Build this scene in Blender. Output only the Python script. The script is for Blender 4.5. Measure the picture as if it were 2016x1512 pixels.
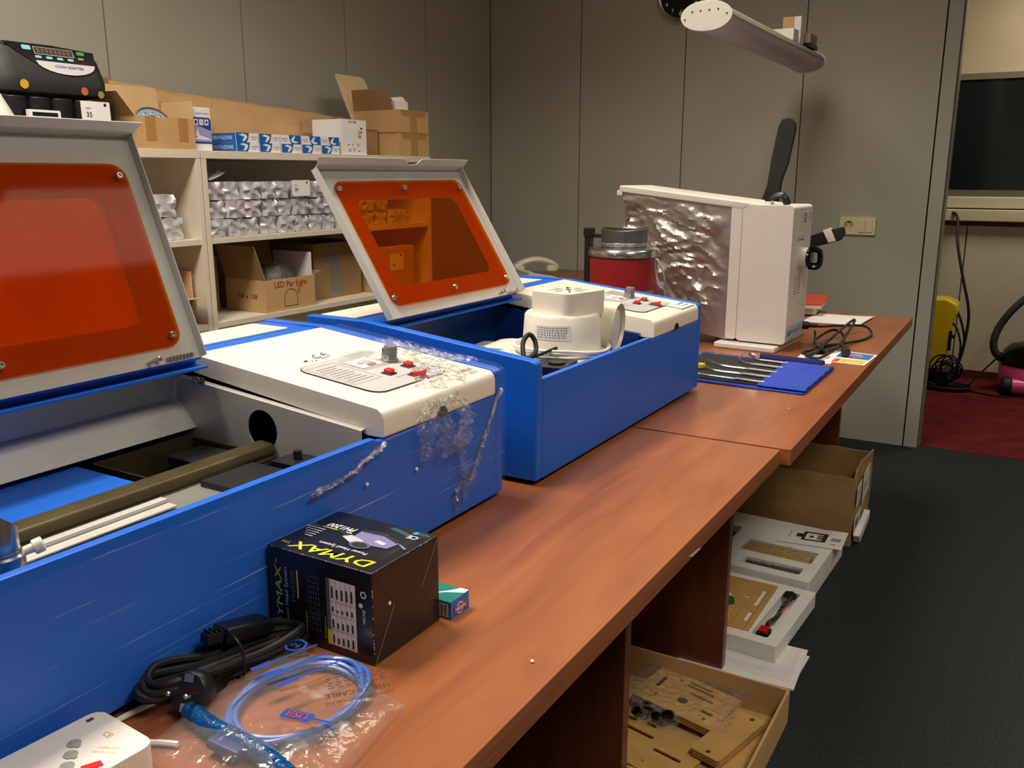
import bpy, bmesh, math, random
from mathutils import Vector, Matrix, noise
from mathutils.geometry import tessellate_polygon
random.seed(7)
for o in list(bpy.data.objects): bpy.data.objects.remove(o)
SC = bpy.context.scene
COL = SC.collection
PI = math.pi

# ---------------------------------------------------------------- camera
cam_d = bpy.data.cameras.new('camera')
cam_d.sensor_fit = 'HORIZONTAL'; cam_d.sensor_width = 36.0
cam_d.lens = 36.0 * 1759.12 / 2016.0
cam_d.clip_start = 0.02; cam_d.clip_end = 60
cam = bpy.data.objects.new('camera', cam_d); COL.objects.link(cam)
yaw, pitch, roll = -0.534213660, 0.230818757, 0.000787
fw = Vector((math.sin(yaw)*math.cos(pitch), math.cos(yaw)*math.cos(pitch), -math.sin(pitch)))
rt = Vector((math.cos(yaw), -math.sin(yaw), 0)); up_ = rt.cross(fw)
r2 = math.cos(roll)*rt + math.sin(roll)*up_; u2 = -math.sin(roll)*rt + math.cos(roll)*up_
cam.matrix_world = Matrix(((r2.x, u2.x, -fw.x, 0), (r2.y, u2.y, -fw.y, 0), (r2.z, u2.z, -fw.z, 1.252), (0, 0, 0, 1)))
SC.camera = cam

# ---------------------------------------------------------------- world, exposure
w = bpy.data.worlds.new('world'); SC.world = w; w.use_nodes = True
w.node_tree.nodes['Background'].inputs[0].default_value = (0.9, 0.85, 0.78, 1)
w.node_tree.nodes['Background'].inputs[1].default_value = 0.05
vs = SC.view_settings
vs.view_transform = 'Standard'; vs.look = 'None'; vs.exposure = 0.0; vs.gamma = 1.0; vs.use_curve_mapping = False

# ---------------------------------------------------------------- room lights, mostly added fill (ceiling panels are built further down round these)
WARM = (1.0, 0.90, 0.76)
def area(name, loc, sx, sy, power, col=WARM, spread=140, rot=(0, 0, 0)):
    d = bpy.data.lights.new(name, 'AREA'); d.shape = 'RECTANGLE'; d.size = sx; d.size_y = sy
    d.energy = power; d.color = col; d.spread = math.radians(spread)
    o = bpy.data.objects.new(name, d); COL.objects.link(o); o.location = loc; o.rotation_euler = rot
    return o
LAMPS = [(-1.55, 0.75, 50), (-0.95, 2.75, 15), (0.75, 0.75, 22), (0.9, 2.6, 4)]  # first follows the cast shadows; the other three are unseen, added as fill
CEIL = 2.8
for lx, ly, lp in LAMPS:
    area('ceiling_or_fill_glow', (lx, ly, CEIL-0.035), 0.55, 1.15, lp, spread=152 if lp > 40 else 126)
area('corridor_fill_glow', (0.2, 5.45, 2.56), 0.6, 0.6, 17, (1.0, 0.88, 0.68), 170)  # unseen lamp added to brighten the corridor

# ---------------------------------------------------------------- materials
def srgb(r, g, b):
    f = lambda c: ((c/255)/12.92 if c/255 <= 0.04045 else (((c/255)+0.055)/1.055)**2.4)
    return (f(r), f(g), f(b))
MATS = {}
def M(name, col, rough=0.5, metal=0.0, var=0.0, scale=20.0, bump=0.0, bscale=80.0, stretch=(1, 1, 1), coat=0.0, emit=0.0, spec=0.5, col2=None):
    if name in MATS: return MATS[name]
    m = bpy.data.materials.new(name); m.use_nodes = True; nt = m.node_tree
    b = nt.nodes['Principled BSDF']
    b.inputs['Base Color'].default_value = (*col, 1); b.inputs['Roughness'].default_value = rough
    b.inputs['Metallic'].default_value = metal; b.inputs['Coat Weight'].default_value = coat
    b.inputs['Specular IOR Level'].default_value = spec
    if emit:
        b.inputs['Emission Color'].default_value = (*col, 1); b.inputs['Emission Strength'].default_value = emit
    tc = nt.nodes.new('ShaderNodeTexCoord'); mp = nt.nodes.new('ShaderNodeMapping')
    mp.inputs['Scale'].default_value = stretch
    nt.links.new(tc.outputs['Object'], mp.inputs['Vector'])
    n = nt.nodes.new('ShaderNodeTexNoise'); n.inputs['Scale'].default_value = scale; n.inputs['Detail'].default_value = 5
    nt.links.new(mp.outputs[0], n.inputs['Vector'])
    cr = nt.nodes.new('ShaderNodeValToRGB')
    if col2 is None:
        v = max(var, 0.03)
        c1 = tuple(c*(1-v) for c in col); c2 = tuple(min(1, c*(1+v)) for c in col)
    else: c1, c2 = col, col2
    cr.color_ramp.elements[0].position = 0.3; cr.color_ramp.elements[0].color = (*c1, 1)
    cr.color_ramp.elements[1].position = 0.7; cr.color_ramp.elements[1].color = (*c2, 1)
    nt.links.new(n.outputs['Fac'], cr.inputs[0]); nt.links.new(cr.outputs[0], b.inputs['Base Color'])
    if bump:
        n2 = nt.nodes.new('ShaderNodeTexNoise'); n2.inputs['Scale'].default_value = bscale; n2.inputs['Detail'].default_value = 3
        nt.links.new(mp.outputs[0], n2.inputs['Vector'])
        bp = nt.nodes.new('ShaderNodeBump'); bp.inputs['Strength'].default_value = bump; bp.inputs['Distance'].default_value = 0.01
        nt.links.new(n2.outputs['Fac'], bp.inputs['Height']); nt.links.new(bp.outputs[0], b.inputs['Normal'])
    MATS[name] = m
    return m

def sheen(nt, bp=None, base=0.035):
    # thin-sheet reflectance, the same from both sides
    lw = nt.nodes.new('ShaderNodeLayerWeight'); lw.inputs['Blend'].default_value = 0.5
    if bp: nt.links.new(bp.outputs[0], lw.inputs['Normal'])
    p = nt.nodes.new('ShaderNodeMath'); p.operation = 'POWER'; p.inputs[1].default_value = 4.0
    nt.links.new(lw.outputs['Facing'], p.inputs[0])
    q = nt.nodes.new('ShaderNodeMath'); q.operation = 'MULTIPLY_ADD'; q.inputs[1].default_value = 0.9; q.inputs[2].default_value = base
    nt.links.new(p.outputs[0], q.inputs[0])
    return q

def film(name, tint=(1, 1, 1), gloss=0.12, milk=0.03, streak=0.0, rough=0.12, bump=0.3, bscale=25, axis=(1, 1, 1), milkcol=(0.9, 0.88, 0.85), fres=0.8):
    m = bpy.data.materials.new(name); m.use_nodes = True; nt = m.node_tree
    for n in list(nt.nodes): nt.nodes.remove(n)
    out = nt.nodes.new('ShaderNodeOutputMaterial')
    tr = nt.nodes.new('ShaderNodeBsdfTransparent'); tr.inputs[0].default_value = (*tint, 1)
    gl = nt.nodes.new('ShaderNodeBsdfGlossy'); gl.inputs['Roughness'].default_value = rough
    df = nt.nodes.new('ShaderNodeBsdfDiffuse'); df.inputs[0].default_value = (*milkcol, 1)
    tc = nt.nodes.new('ShaderNodeTexCoord'); mp = nt.nodes.new('ShaderNodeMapping'); mp.inputs['Scale'].default_value = axis
    nt.links.new(tc.outputs['Object'], mp.inputs[0])
    n = nt.nodes.new('ShaderNodeTexNoise'); n.inputs['Scale'].default_value = bscale; n.inputs['Detail'].default_value = 4
    nt.links.new(mp.outputs[0], n.inputs['Vector'])
    bp = nt.nodes.new('ShaderNodeBump'); bp.inputs['Strength'].default_value = bump; bp.inputs['Distance'].default_value = 0.01
    nt.links.new(n.outputs['Fac'], bp.inputs['Height']); nt.links.new(bp.outputs[0], gl.inputs['Normal'])
    fr = sheen(nt, bp)
    ad = nt.nodes.new('ShaderNodeMath'); ad.operation = 'MULTIPLY_ADD'; ad.inputs[1].default_value = fres; ad.inputs[2].default_value = gloss
    nt.links.new(fr.outputs[0], ad.inputs[0])
    m1 = nt.nodes.new('ShaderNodeMixShader'); nt.links.new(tr.outputs[0], m1.inputs[1]); nt.links.new(df.outputs[0], m1.inputs[2])
    if streak:
        cr = nt.nodes.new('ShaderNodeValToRGB'); cr.color_ramp.elements[0].position = 0.62; cr.color_ramp.elements[1].position = 0.74
        cr.color_ramp.elements[0].color = (milk, milk, milk, 1); cr.color_ramp.elements[1].color = (streak, streak, streak, 1)
        nt.links.new(n.outputs['Fac'], cr.inputs[0]); nt.links.new(cr.outputs[0], m1.inputs[0])
    else: m1.inputs[0].default_value = milk
    m2 = nt.nodes.new('ShaderNodeMixShader'); nt.links.new(ad.outputs[0], m2.inputs[0])
    nt.links.new(m1.outputs[0], m2.inputs[1]); nt.links.new(gl.outputs[0], m2.inputs[2])
    nt.links.new(m2.outputs[0], out.inputs[0])
    MATS[name] = m
    return m

def wood(name, c1, c2, c3, rough=0.32, axis=(6, 0.7, 6)):
    m = bpy.data.materials.new(name); m.use_nodes = True; nt = m.node_tree; b = nt.nodes['Principled BSDF']
    tc = nt.nodes.new('ShaderNodeTexCoord'); mp = nt.nodes.new('ShaderNodeMapping'); mp.inputs['Scale'].default_value = axis
    nt.links.new(tc.outputs['Object'], mp.inputs[0])
    n = nt.nodes.new('ShaderNodeTexNoise'); n.inputs['Scale'].default_value = 3.2; n.inputs['Detail'].default_value = 8; n.inputs['Roughness'].default_value = 0.65; n.inputs['Distortion'].default_value = 0.4
    nt.links.new(mp.outputs[0], n.inputs['Vector'])
    cr = nt.nodes.new('ShaderNodeValToRGB'); e = cr.color_ramp.elements
    e[0].position = 0.25; e[0].color = (*c1, 1); e[1].position = 0.75; e[1].color = (*c3, 1)
    k = e.new(0.5); k.color = (*c2, 1)
    nt.links.new(n.outputs['Fac'], cr.inputs[0]); nt.links.new(cr.outputs[0], b.inputs['Base Color'])
    b.inputs['Roughness'].default_value = rough
    n2 = nt.nodes.new('ShaderNodeTexNoise'); n2.inputs['Scale'].default_value = 260; nt.links.new(mp.outputs[0], n2.inputs['Vector'])
    bp = nt.nodes.new('ShaderNodeBump'); bp.inputs['Strength'].default_value = 0.03; nt.links.new(n2.outputs['Fac'], bp.inputs['Height']); nt.links.new(bp.outputs[0], b.inputs['Normal'])
    MATS[name] = m
    return m

m_wall = M('wall_paint', srgb(172, 170, 158), 0.55, var=0.04, scale=3, bump=0.03, bscale=160)
m_walldark = M('wall_joint', srgb(45, 43, 40), 0.7)
m_frame = M('grey_metal', srgb(128, 125, 120), 0.4)
m_carpet = M('carpet_charcoal', srgb(54, 60, 61), 0.95, var=0.35, scale=160, bump=0.8, bscale=420, spec=0.1)
m_carpet2 = M('carpet_red', srgb(104, 34, 38), 0.95, var=0.25, scale=9, bump=0.6, bscale=300, spec=0.1)
m_ceil = M('ceiling_white', srgb(190, 185, 175), 0.8)
m_cream = M('cream_laminate', srgb(222, 212, 194), 0.45, var=0.03)
m_creamd = M('cream_edge', srgb(214, 204, 186), 0.4)
m_beige = M('beige_wall', srgb(196, 182, 150), 0.6, var=0.06, scale=4)
m_sill = M('sill_cream', srgb(226, 218, 188), 0.35)
m_white = M('white_plastic', srgb(226, 222, 214), 0.35)
m_offw = M('offwhite_paint', srgb(236, 230, 214), 0.3, var=0.02)
m_greypaint = M('light_grey_paint', srgb(186, 184, 178), 0.35)
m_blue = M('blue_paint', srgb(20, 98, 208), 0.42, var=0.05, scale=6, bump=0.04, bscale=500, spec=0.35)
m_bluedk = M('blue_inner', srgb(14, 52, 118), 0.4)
m_alu = M('brushed_aluminium', srgb(196, 193, 186), 0.42, 0.3, var=0.05, bump=0.04, bscale=200, stretch=(1, 1, 20))
m_steel = M('steel', srgb(190, 188, 184), 0.25, 1.0)
m_chrome = M('chrome', srgb(215, 212, 205), 0.12, 1.0)
m_bronze = M('bronze_anodised', srgb(94, 84, 58), 0.38, 0.75, var=0.15)
m_black = M('black_plastic', srgb(22, 22, 24), 0.38)
m_blackg = M('black_gloss', srgb(14, 14, 16), 0.15)
m_blackr = M('black_rubber', srgb(18, 18, 19), 0.55)
m_void = M('dark_void', (0.003, 0.003, 0.003), 0.9)
m_card = M('cardboard', srgb(196, 158, 108), 0.8, var=0.07, scale=8)
m_cardd = M('cardboard_dark', srgb(150, 118, 78), 0.85, var=0.08, scale=8)
m_cardin = M('cardboard_inside', srgb(205, 170, 124), 0.85, var=0.05)
m_tape = M('packing_tape', srgb(176, 134, 78), 0.2)
m_paper = M('paper_white', srgb(235, 233, 232), 0.7)
m_print = M('print_grey', srgb(120, 118, 116), 0.7)
m_ink = M('print_black', srgb(22, 22, 24), 0.6)
m_pblue = M('print_blue', srgb(20, 105, 190), 0.35)
m_pnavy = M('print_navy', srgb(32, 70, 160), 0.35)
m_red = M('red_plastic', srgb(214, 28, 22), 0.3)
m_green = M('green_plastic', srgb(20, 150, 70), 0.3)
m_silver = M('silver_foil', srgb(212, 213, 220), 0.38, 0.35, var=0.05, scale=12, bump=0.3, bscale=16)
m_silverb = M('silver_fabric', srgb(190, 182, 176), 0.34, 0.75, var=0.08, scale=5, bump=0.2, bscale=40)
m_foam = M('white_foam', srgb(238, 236, 232), 0.75, var=0.02, bump=0.25, bscale=160)
m_kraft = M('laser_cut_board', srgb(196, 154, 88), 0.6, var=0.1, scale=10)
m_yellow = M('yellow_plastic', srgb(240, 214, 20), 0.35)
m_pink = M('pink_plastic', srgb(232, 90, 150), 0.3)
m_lens = M('clear_grey', srgb(168, 180, 196), 0.12, 0.3)
m_glassd = M('dark_glass', srgb(30, 34, 38), 0.1, spec=0.6)
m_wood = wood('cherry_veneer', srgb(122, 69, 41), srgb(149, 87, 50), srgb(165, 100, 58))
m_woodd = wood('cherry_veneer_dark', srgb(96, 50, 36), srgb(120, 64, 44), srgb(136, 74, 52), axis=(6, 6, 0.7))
m_panelgrey = M('panel_grey', srgb(186, 186, 188), 0.4)

# transparent orange acrylic
def acrylic():
    m = bpy.data.materials.new('orange_acrylic'); m.use_nodes = True; nt = m.node_tree
    for n in list(nt.nodes): nt.nodes.remove(n)
    out = nt.nodes.new('ShaderNodeOutputMaterial')
    tr = nt.nodes.new('ShaderNodeBsdfTransparent'); tr.inputs[0].default_value = (0.93, 0.50, 0.09, 1)
    df = nt.nodes.new('ShaderNodeBsdfDiffuse'); df.inputs[0].default_value = (0.62, 0.09, 0.01, 1)
    gl = nt.nodes.new('ShaderNodeBsdfGlossy'); gl.inputs['Roughness'].default_value = 0.05
    a = nt.nodes.new('ShaderNodeMixShader'); a.inputs[0].default_value = 0.06
    nt.links.new(tr.outputs[0], a.inputs[1]); nt.links.new(df.outputs[0], a.inputs[2])
    fr = sheen(nt, base=0.012)
    b = nt.nodes.new('ShaderNodeMixShader'); nt.links.new(fr.outputs[0], b.inputs[0]); nt.links.new(a.outputs[0], b.inputs[1]); nt.links.new(gl.outputs[0], b.inputs[2])
    nt.links.new(b.outputs[0], out.inputs[0]); MATS['orange_acrylic'] = m
    return m
m_acr = acrylic()
m_wrap = film('stretch_wrap', gloss=0.0, milk=0.015, streak=0.30, rough=0.2, bump=0.15, bscale=75, axis=(1, 0.05, 2.6), fres=0.25)
m_wrapc = film('crumpled_wrap', gloss=0.03, milk=0.05, streak=0.28, rough=0.12, bump=1.0, bscale=70, fres=0.9)
m_bag = film('clear_bag', gloss=0.02, milk=0.07, streak=0.26, rough=0.14, bump=0.7, bscale=24, fres=0.7)  # pale streaks paint wrinkle highlights into the film colour
m_clear = film('clear_plastic', gloss=0.1, milk=0.12, rough=0.05, bump=0.0)

# ---------------------------------------------------------------- geometry helpers
def V(*a): return Vector(a)
def mrot(axis, deg): return Matrix.Rotation(math.radians(deg), 4, axis)
_tcache = {}
def textgeo(s, bold):
    k = (s, bold)
    if k not in _tcache:
        c = bpy.data.curves.new('t', 'FONT'); c.body = s; c.resolution_u = 2; c.offset = 0.012 if bold else 0
        o = bpy.data.objects.new('t', c); COL.objects.link(o)
        dg = bpy.context.evaluated_depsgraph_get(); dg.update()
        me = bpy.data.meshes.new_from_object(o.evaluated_get(dg))
        vs_ = [v.co.copy() for v in me.vertices]; fs = [tuple(p.vertices) for p in me.polygons]
        bpy.data.objects.remove(o); bpy.data.meshes.remove(me); bpy.data.curves.remove(c)
        if vs_:
            x0 = min(v.x for v in vs_); x1 = max(v.x for v in vs_); y0 = min(v.y for v in vs_); y1 = max(v.y for v in vs_)
        else: x0 = y0 = 0; x1 = y1 = 1
        _tcache[k] = (vs_, fs, (x0+x1)/2, (y0+y1)/2, x1-x0, y1-y0)
    return _tcache[k]

def rr(x0, y0, x1, y1, r, n=5):
    pts = []
    for cx, cy, a in ((x1-r, y1-r, 0), (x0+r, y1-r, 90), (x0+r, y0+r, 180), (x1-r, y0+r, 270)):
        for i in range(n+1):
            t = math.radians(a+90*i/n); pts.append((cx+r*math.cos(t), cy+r*math.sin(t)))
    return pts
def circ(cx, cy, r, n=24, ry=None, a0=0, a1=360):
    full = abs(a1-a0) >= 360
    m = n if full else n+1
    return [(cx+r*math.cos(math.radians(a0+(a1-a0)*i/n)), cy+(ry or r)*math.sin(math.radians(a0+(a1-a0)*i/n))) for i in range(m)]

class Fr:
    """a drawing frame: origin o, unit vectors u, v; normal u x v"""
    def __init__(s, o, u, v):
        s.o = Vector(o); s.u = Vector(u).normalized(); s.v = Vector(v).normalized(); s.n = s.u.cross(s.v).normalized()
    def p(s, a, b, c=0): return s.o+s.u*a+s.v*b+s.n*c

class MB:
    def __init__(s, T=None): s.v = []; s.f = []; s.m = []; s.T = T
    def add(s, vs_, fs, m=0):
        k = len(s.v); s.v += [Vector(p) for p in vs_]
        for f in fs: s.f.append(tuple(i+k for i in f)); s.m.append(m)
        return s
    def box(s, x0, x1, y0, y1, z0, z1, m=0):
        x0, x1 = sorted((x0, x1)); y0, y1 = sorted((y0, y1)); z0, z1 = sorted((z0, z1))
        return s.add([(x0, y0, z0), (x1, y0, z0), (x1, y1, z0), (x0, y1, z0), (x0, y0, z1), (x1, y0, z1), (x1, y1, z1), (x0, y1, z1)],
                     [(0, 3, 2, 1), (4, 5, 6, 7), (0, 1, 5, 4), (1, 2, 6, 5), (2, 3, 7, 6), (3, 0, 4, 7)], m)
    def fbox(s, fr, a0, a1, b0, b1, c0, c1, m=0):
        P = [fr.p(a, b, c) for c in (c0, c1) for a, b in ((a0, b0), (a1, b0), (a1, b1), (a0, b1))]
        return s.add(P, [(0, 3, 2, 1), (4, 5, 6, 7), (0, 1, 5, 4), (1, 2, 6, 5), (2, 3, 7, 6), (3, 0, 4, 7)], m)
    def plate(s, fr, outer, c0, c1, holes=(), m=0):
        """extruded 2-D outline (with holes) in a frame"""
        loops = [list(outer)]+[list(h) for h in holes]
        tri = tessellate_polygon([[Vector((x, y, 0)) for x, y in L] for L in loops])
        flat = [p for L in loops for p in L]; n = len(flat); k = len(s.v)
        s.v += [fr.p(x, y, c0) for x, y in flat]+[fr.p(x, y, c1) for x, y in flat]
        for t in tri:
            a, b, c = [flat[i] for i in t]
            ccw = (b[0]-a[0])*(c[1]-a[1])-(b[1]-a[1])*(c[0]-a[0]) > 0
            t = tuple(t) if ccw else tuple(reversed(t))
            s.f.append(tuple(i+n+k for i in t)); s.f.append(tuple(i+k for i in reversed(t))); s.m += [m, m]
        o = 0
        for L in loops:
            for i in range(len(L)):
                j = (i+1) % len(L); s.f.append((o+i+k, o+j+k, o+j+n+k, o+i+n+k)); s.m.append(m)
            o += len(L)
        return s
    def decal(s, fr, pts, m=0, off=0.0004, holes=()):
        loops = [list(pts)]+[list(h) for h in holes]
        tri = tessellate_polygon([[Vector((x, y, 0)) for x, y in L] for L in loops])
        flat = [p for L in loops for p in L]; k = len(s.v)
        s.v += [fr.p(x, y, off) for x, y in flat]
        for t in tri:
            a, b, c = [flat[i] for i in t]
            ccw = (b[0]-a[0])*(c[1]-a[1])-(b[1]-a[1])*(c[0]-a[0]) > 0
            t = tuple(t) if ccw else tuple(reversed(t))
            s.f.append(tuple(i+k for i in t)); s.m.append(m)
        return s
    def rect(s, fr, a0, b0, a1, b1, m=0, off=0.0004): return s.decal(fr, [(a0, b0), (a1, b0), (a1, b1), (a0, b1)], m, off)
    def text(s, fr, t, a, b, w=None, h=None, m=0, off=0.0006, bold=False, rot=0, shear=0.0):
        vs_, fs, cx, cy, tw, th = textgeo(t, bold)
        if w is None: w = tw*h/th
        if h is None: h = th*w/tw
        c, sn = math.cos(math.radians(rot)), math.sin(math.radians(rot))
        P = []
        for q in vs_:
            x = (q.x-cx)*w/tw; y = (q.y-cy)*h/th; x += shear*y
            P.append(fr.p(a+x*c-y*sn, b+x*sn+y*c, off))
        return s.add(P, fs, m)
    def prism(s, pts, axis, a, b, m=0):
        fr = {'x': Fr((0, 0, 0), (0, 1, 0), (0, 0, 1)), 'y': Fr((0, 0, 0), (0, 0, 1), (1, 0, 0)), 'z': Fr((0, 0, 0), (1, 0, 0), (0, 1, 0))}[axis]
        if axis == 'y': pts = [(z, x) for x, z in pts]
        return s.plate(fr, pts, min(a, b), max(a, b), (), m)
    def lathe(s, prof, o, ax=(0, 0, 1), n=28, m=0, cap=True):
        ax = Vector(ax).normalized(); t = Vector((1, 0, 0)) if abs(ax.x) < 0.9 else Vector((0, 1, 0))
        u = ax.cross(t).normalized(); v = ax.cross(u); o = Vector(o); k = len(s.v)
        for r, h in prof:
            for i in range(n):
                a = 2*PI*i/n; s.v.append(o+ax*h+(u*math.cos(a)+v*math.sin(a))*r)
        for j in range(len(prof)-1):
            for i in range(n):
                i2 = (i+1) % n; s.f.append((k+j*n+i, k+j*n+i2, k+(j+1)*n+i2, k+(j+1)*n+i)); s.m.append(m)
        if cap:
            s.f.append(tuple(k+i for i in range(n))[::-1]); s.m.append(m)
            s.f.append(tuple(k+(len(prof)-1)*n+i for i in range(n))); s.m.append(m)
        return s
    def tube(s, pts, r, n=8, smooth=6, closed=False, m=0, flat=1.0):
        P = [Vector(p) for p in pts]
        if smooth and len(P) > 2:
            Q = []; L = len(P)
            rng = range(L) if closed else range(L-1)
            for i in rng:
                if closed: p0, p1, p2, p3 = P[i-1], P[i], P[(i+1) % L], P[(i+2) % L]
                else: p0, p1, p2, p3 = P[max(i-1, 0)], P[i], P[i+1], P[min(i+2, L-1)]
                for j in range(smooth):
                    t = j/smooth
                    Q.append(0.5*((2*p1)+(p2-p0)*t+(2*p0-5*p1+4*p2-p3)*t*t+(3*p1-p0-3*p2+p3)*t**3))
            if not closed: Q.append(P[-1])
            P = Q
        L = len(P); k = len(s.v); up = None
        for i in range(L):
            a = P[i-1] if (i > 0 or closed) else P[i]; b = P[(i+1) % L] if (i < L-1 or closed) else P[i]
            d = (b-a)
            if d.length < 1e-9: d = Vector((0, 0, 1))
            d.normalize()
            if up is None: up = d.orthogonal().normalized()
            up = (up-d*up.dot(d))
            if up.length < 1e-6: up = d.orthogonal()
            up.normalize(); sd = d.cross(up)
            for j in range(n):
                t = 2*PI*j/n; s.v.append(P[i]+(up*math.cos(t)+sd*math.sin(t)*flat)*r)
        for i in range(L if closed else L-1):
            i2 = (i+1) % L
            for j in range(n):
                j2 = (j+1) % n; s.f.append((k+i*n+j, k+i*n+j2, k+i2*n+j2, k+i2*n+j)); s.m.append(m)
        if not closed:
            s.f.append(tuple(k+j for j in range(n))[::-1]); s.m.append(m)
            s.f.append(tuple(k+(L-1)*n+j for j in range(n))); s.m.append(m)
        return s
    def grid(s, fn, nu, nv, m=0):
        k = len(s.v)
        for i in range(nu+1):
            for j in range(nv+1): s.v.append(Vector(fn(i/nu, j/nv)))
        for i in range(nu):
            for j in range(nv):
                a = k+i*(nv+1)+j; s.f.append((a, a+nv+1, a+nv+2, a+1)); s.m.append(m)
        return s
    def build(s, name, mats, parent=None, bevel=0, bseg=2, smooth=False, local=False, solid=0, sub=0, fix=True, auto=None):
        vs_ = s.v
        if s.T is not None: vs_ = [s.T @ p for p in vs_]
        if parent is not None and not local:
            r = parent
            while r.parent: r = r.parent
            vs_ = [p-r.location for p in vs_]
        me = bpy.data.meshes.new(name); me.from_pydata([tuple(p) for p in vs_], [], s.f)
        if not isinstance(mats, (list, tuple)): mats = [mats]
        for m in mats: me.materials.append(m)
        me.polygons.foreach_set('material_index', s.m)
        if smooth: me.polygons.foreach_set('use_smooth', [True]*len(s.f))
        me.update()
        if fix and not solid:
            bm = bmesh.new(); bm.from_mesh(me); bmesh.ops.recalc_face_normals(bm, faces=bm.faces); bm.to_mesh(me); bm.free()
        o = bpy.data.objects.new(name, me); COL.objects.link(o)
        if parent is not None: o.parent = parent
        if solid:
            q = o.modifiers.new('s', 'SOLIDIFY'); q.thickness = solid; q.offset = 0
        if bevel:
            q = o.modifiers.new('b', 'BEVEL'); q.width = bevel; q.segments = bseg; q.limit_method = 'ANGLE'; q.angle_limit = math.radians(40)
            me.polygons.foreach_set('use_smooth', [True]*len(s.f))
            q = o.modifiers.new('n', 'WEIGHTED_NORMAL'); q.keep_sharp = True
        if smooth and not bevel:
            me.set_sharp_from_angle(angle=math.radians(auto or 40))
        if sub:
            q = o.modifiers.new('u', 'SUBSURF'); q.levels = sub; q.render_levels = sub
        return o

def tag(o, label, cat, group=None, kind=None):
    o['label'] = label; o['category'] = cat
    if group: o['group'] = group
    if kind: o['kind'] = kind
    return o
def thing(name, label, cat, loc=(0, 0, 0), group=None):
    o = bpy.data.objects.new(name, None); COL.objects.link(o); o.location = loc; o.empty_display_size = 0.02
    return tag(o, label, cat, group)
def struct(o): o['kind'] = 'structure'; return o
def dup(root, loc, rz=0, label=None, group=None):
    r = root.copy(); COL.objects.link(r); r.location = loc; r.rotation_euler = (0, 0, rz)
    if label: r['label'] = label
    if group: r['group'] = group
    for ch in root.children:
        c = ch.copy(); COL.objects.link(c); c.parent = r
        for g in ch.children:
            d = g.copy(); COL.objects.link(d); d.parent = c
    return r
def nz(p, s=1.0, seed=0.0): return noise.noise(Vector((p[0]*s+seed, p[1]*s+seed*1.7, p[2]*s-seed)))

# ================================================================ SETTING
DT = 0.74          # desk top height
YB = 4.43          # back wall
XL = -2.76         # left wall
# floor
struct(MB().box(XL-0.1, 2.2, -1.8, 4.47, -0.06, 0).build('floor', m_carpet))
struct(MB().box(-3.4, 3.0, 4.47, 6.35, -0.06, 0.002).build('floor', m_carpet2))
struct(MB().box(XL-0.1, 2.2, -1.8, YB+0.1, CEIL, CEIL+0.06).build('ceiling', m_ceil))
struct(MB().box(-3.4, 3.0, YB+0.1, 6.35, 2.6, 2.66).build('ceiling', m_ceil))
# left wall: painted panels with dark joints
b = MB().box(XL-0.1, XL-0.004, -1.8, YB+0.1, 0, CEIL, 1)
ys = [-1.6+0.6*k for k in range(-1, 0)]
ys = [2.022+0.6*k for k in range(-6, 5)]
e = [-1.8]+[y for y in ys if -1.8 < y < YB]+[YB]
for a, c in zip(e[:-1], e[1:]): b.box(XL-0.01, XL, a+0.0025, c-0.0025, 0, CEIL, 0)
struct(b.build('wall_left', [m_wall, m_walldark]))
# back wall with opening x -0.411 .. 0.55
b = MB().box(XL-0.1, -0.475, YB+0.004, YB+0.1, 0, CEIL, 1)
e = [XL, -2.204, -1.632, -1.055, -0.4725]
for a, c in zip(e[:-1], e[1:]): b.box(a+0.0025, c-0.0025, YB, YB+0.01, 0, CEIL, 0)
b.box(0.55, 2.2, YB, YB+0.1, 0, CEIL, 0); b.box(-0.475, 0.55, YB, YB+0.1, 2.25, CEIL, 0)
struct(b.build('wall_back', [m_wall, m_walldark]))
b = MB().box(-0.469, -0.411, YB-0.004, YB+0.1, 0, 2.25, 0).box(-0.411, -0.403, YB+0.012, YB+0.09, 0, 2.25, 1)
b.box(0.55, 0.61, YB-0.004, YB+0.1, 0, 2.25, 0)
struct(b.build('trim_1', [m_wall, m_frame], bevel=0.002))
struct(MB().box(2.1, 2.2, -1.8, YB, 0, CEIL).build('wall_right', m_wall))
struct(MB().box(XL, 2.2, -1.8, -1.7, 0, CEIL).build('wall_front', m_wall))
# corridor beyond the doorway
YF = 6.2
b = MB().box(-3.4, 3.0, YF+0.03, YF+0.15, 0, 2.6, 0)
struct(b.build('wall_far', m_beige))
b = MB()
x = -3.4
for x0, x1 in ((-3.4, -1.6), (-1.592, -0.43), (-0.422, 0.9), (0.908, 3.0)): b.box(x0, x1, YF+0.005, YF+0.03, 0.05, 0.945)
struct(b.build('wall_far', M('white_panel', srgb(222, 216, 200), 0.5), bevel=0.003))
struct(MB().box(-3.4, 3.0, YF+0.008, YF+0.03, 0.945, 0.975).build('trim_2', M('rust_trim', srgb(120, 84, 60), 0.6)))
b = MB().box(-3.4, 3.0, YF-0.05, YF+0.03, 0.975, 1.045).box(-3.4, 3.0, YF-0.02, YF+0.03, 1.053, 1.12)
struct(b.build('trim_3', m_sill, bevel=0.006))
struct(MB().box(-3.4, 3.0, YF, YF+0.03, 0.002, 0.05).build('baseboard_far', M('base_brown', srgb(92, 40, 30), 0.6)))
w1 = struct(MB().box(-3.4, 3.0, YF+0.0, YF+0.03, 1.12, 1.16, 0).box(-3.4, 3.0, YF, YF+0.03, 1.80, 1.835, 0).build('window_1', M('window_bar', srgb(120, 112, 96), 0.5)))
MB().box(-3.4, 3.0, YF+0.012, YF+0.02, 1.16, 1.80, 0).build('pane', m_glassd, w1)
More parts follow.
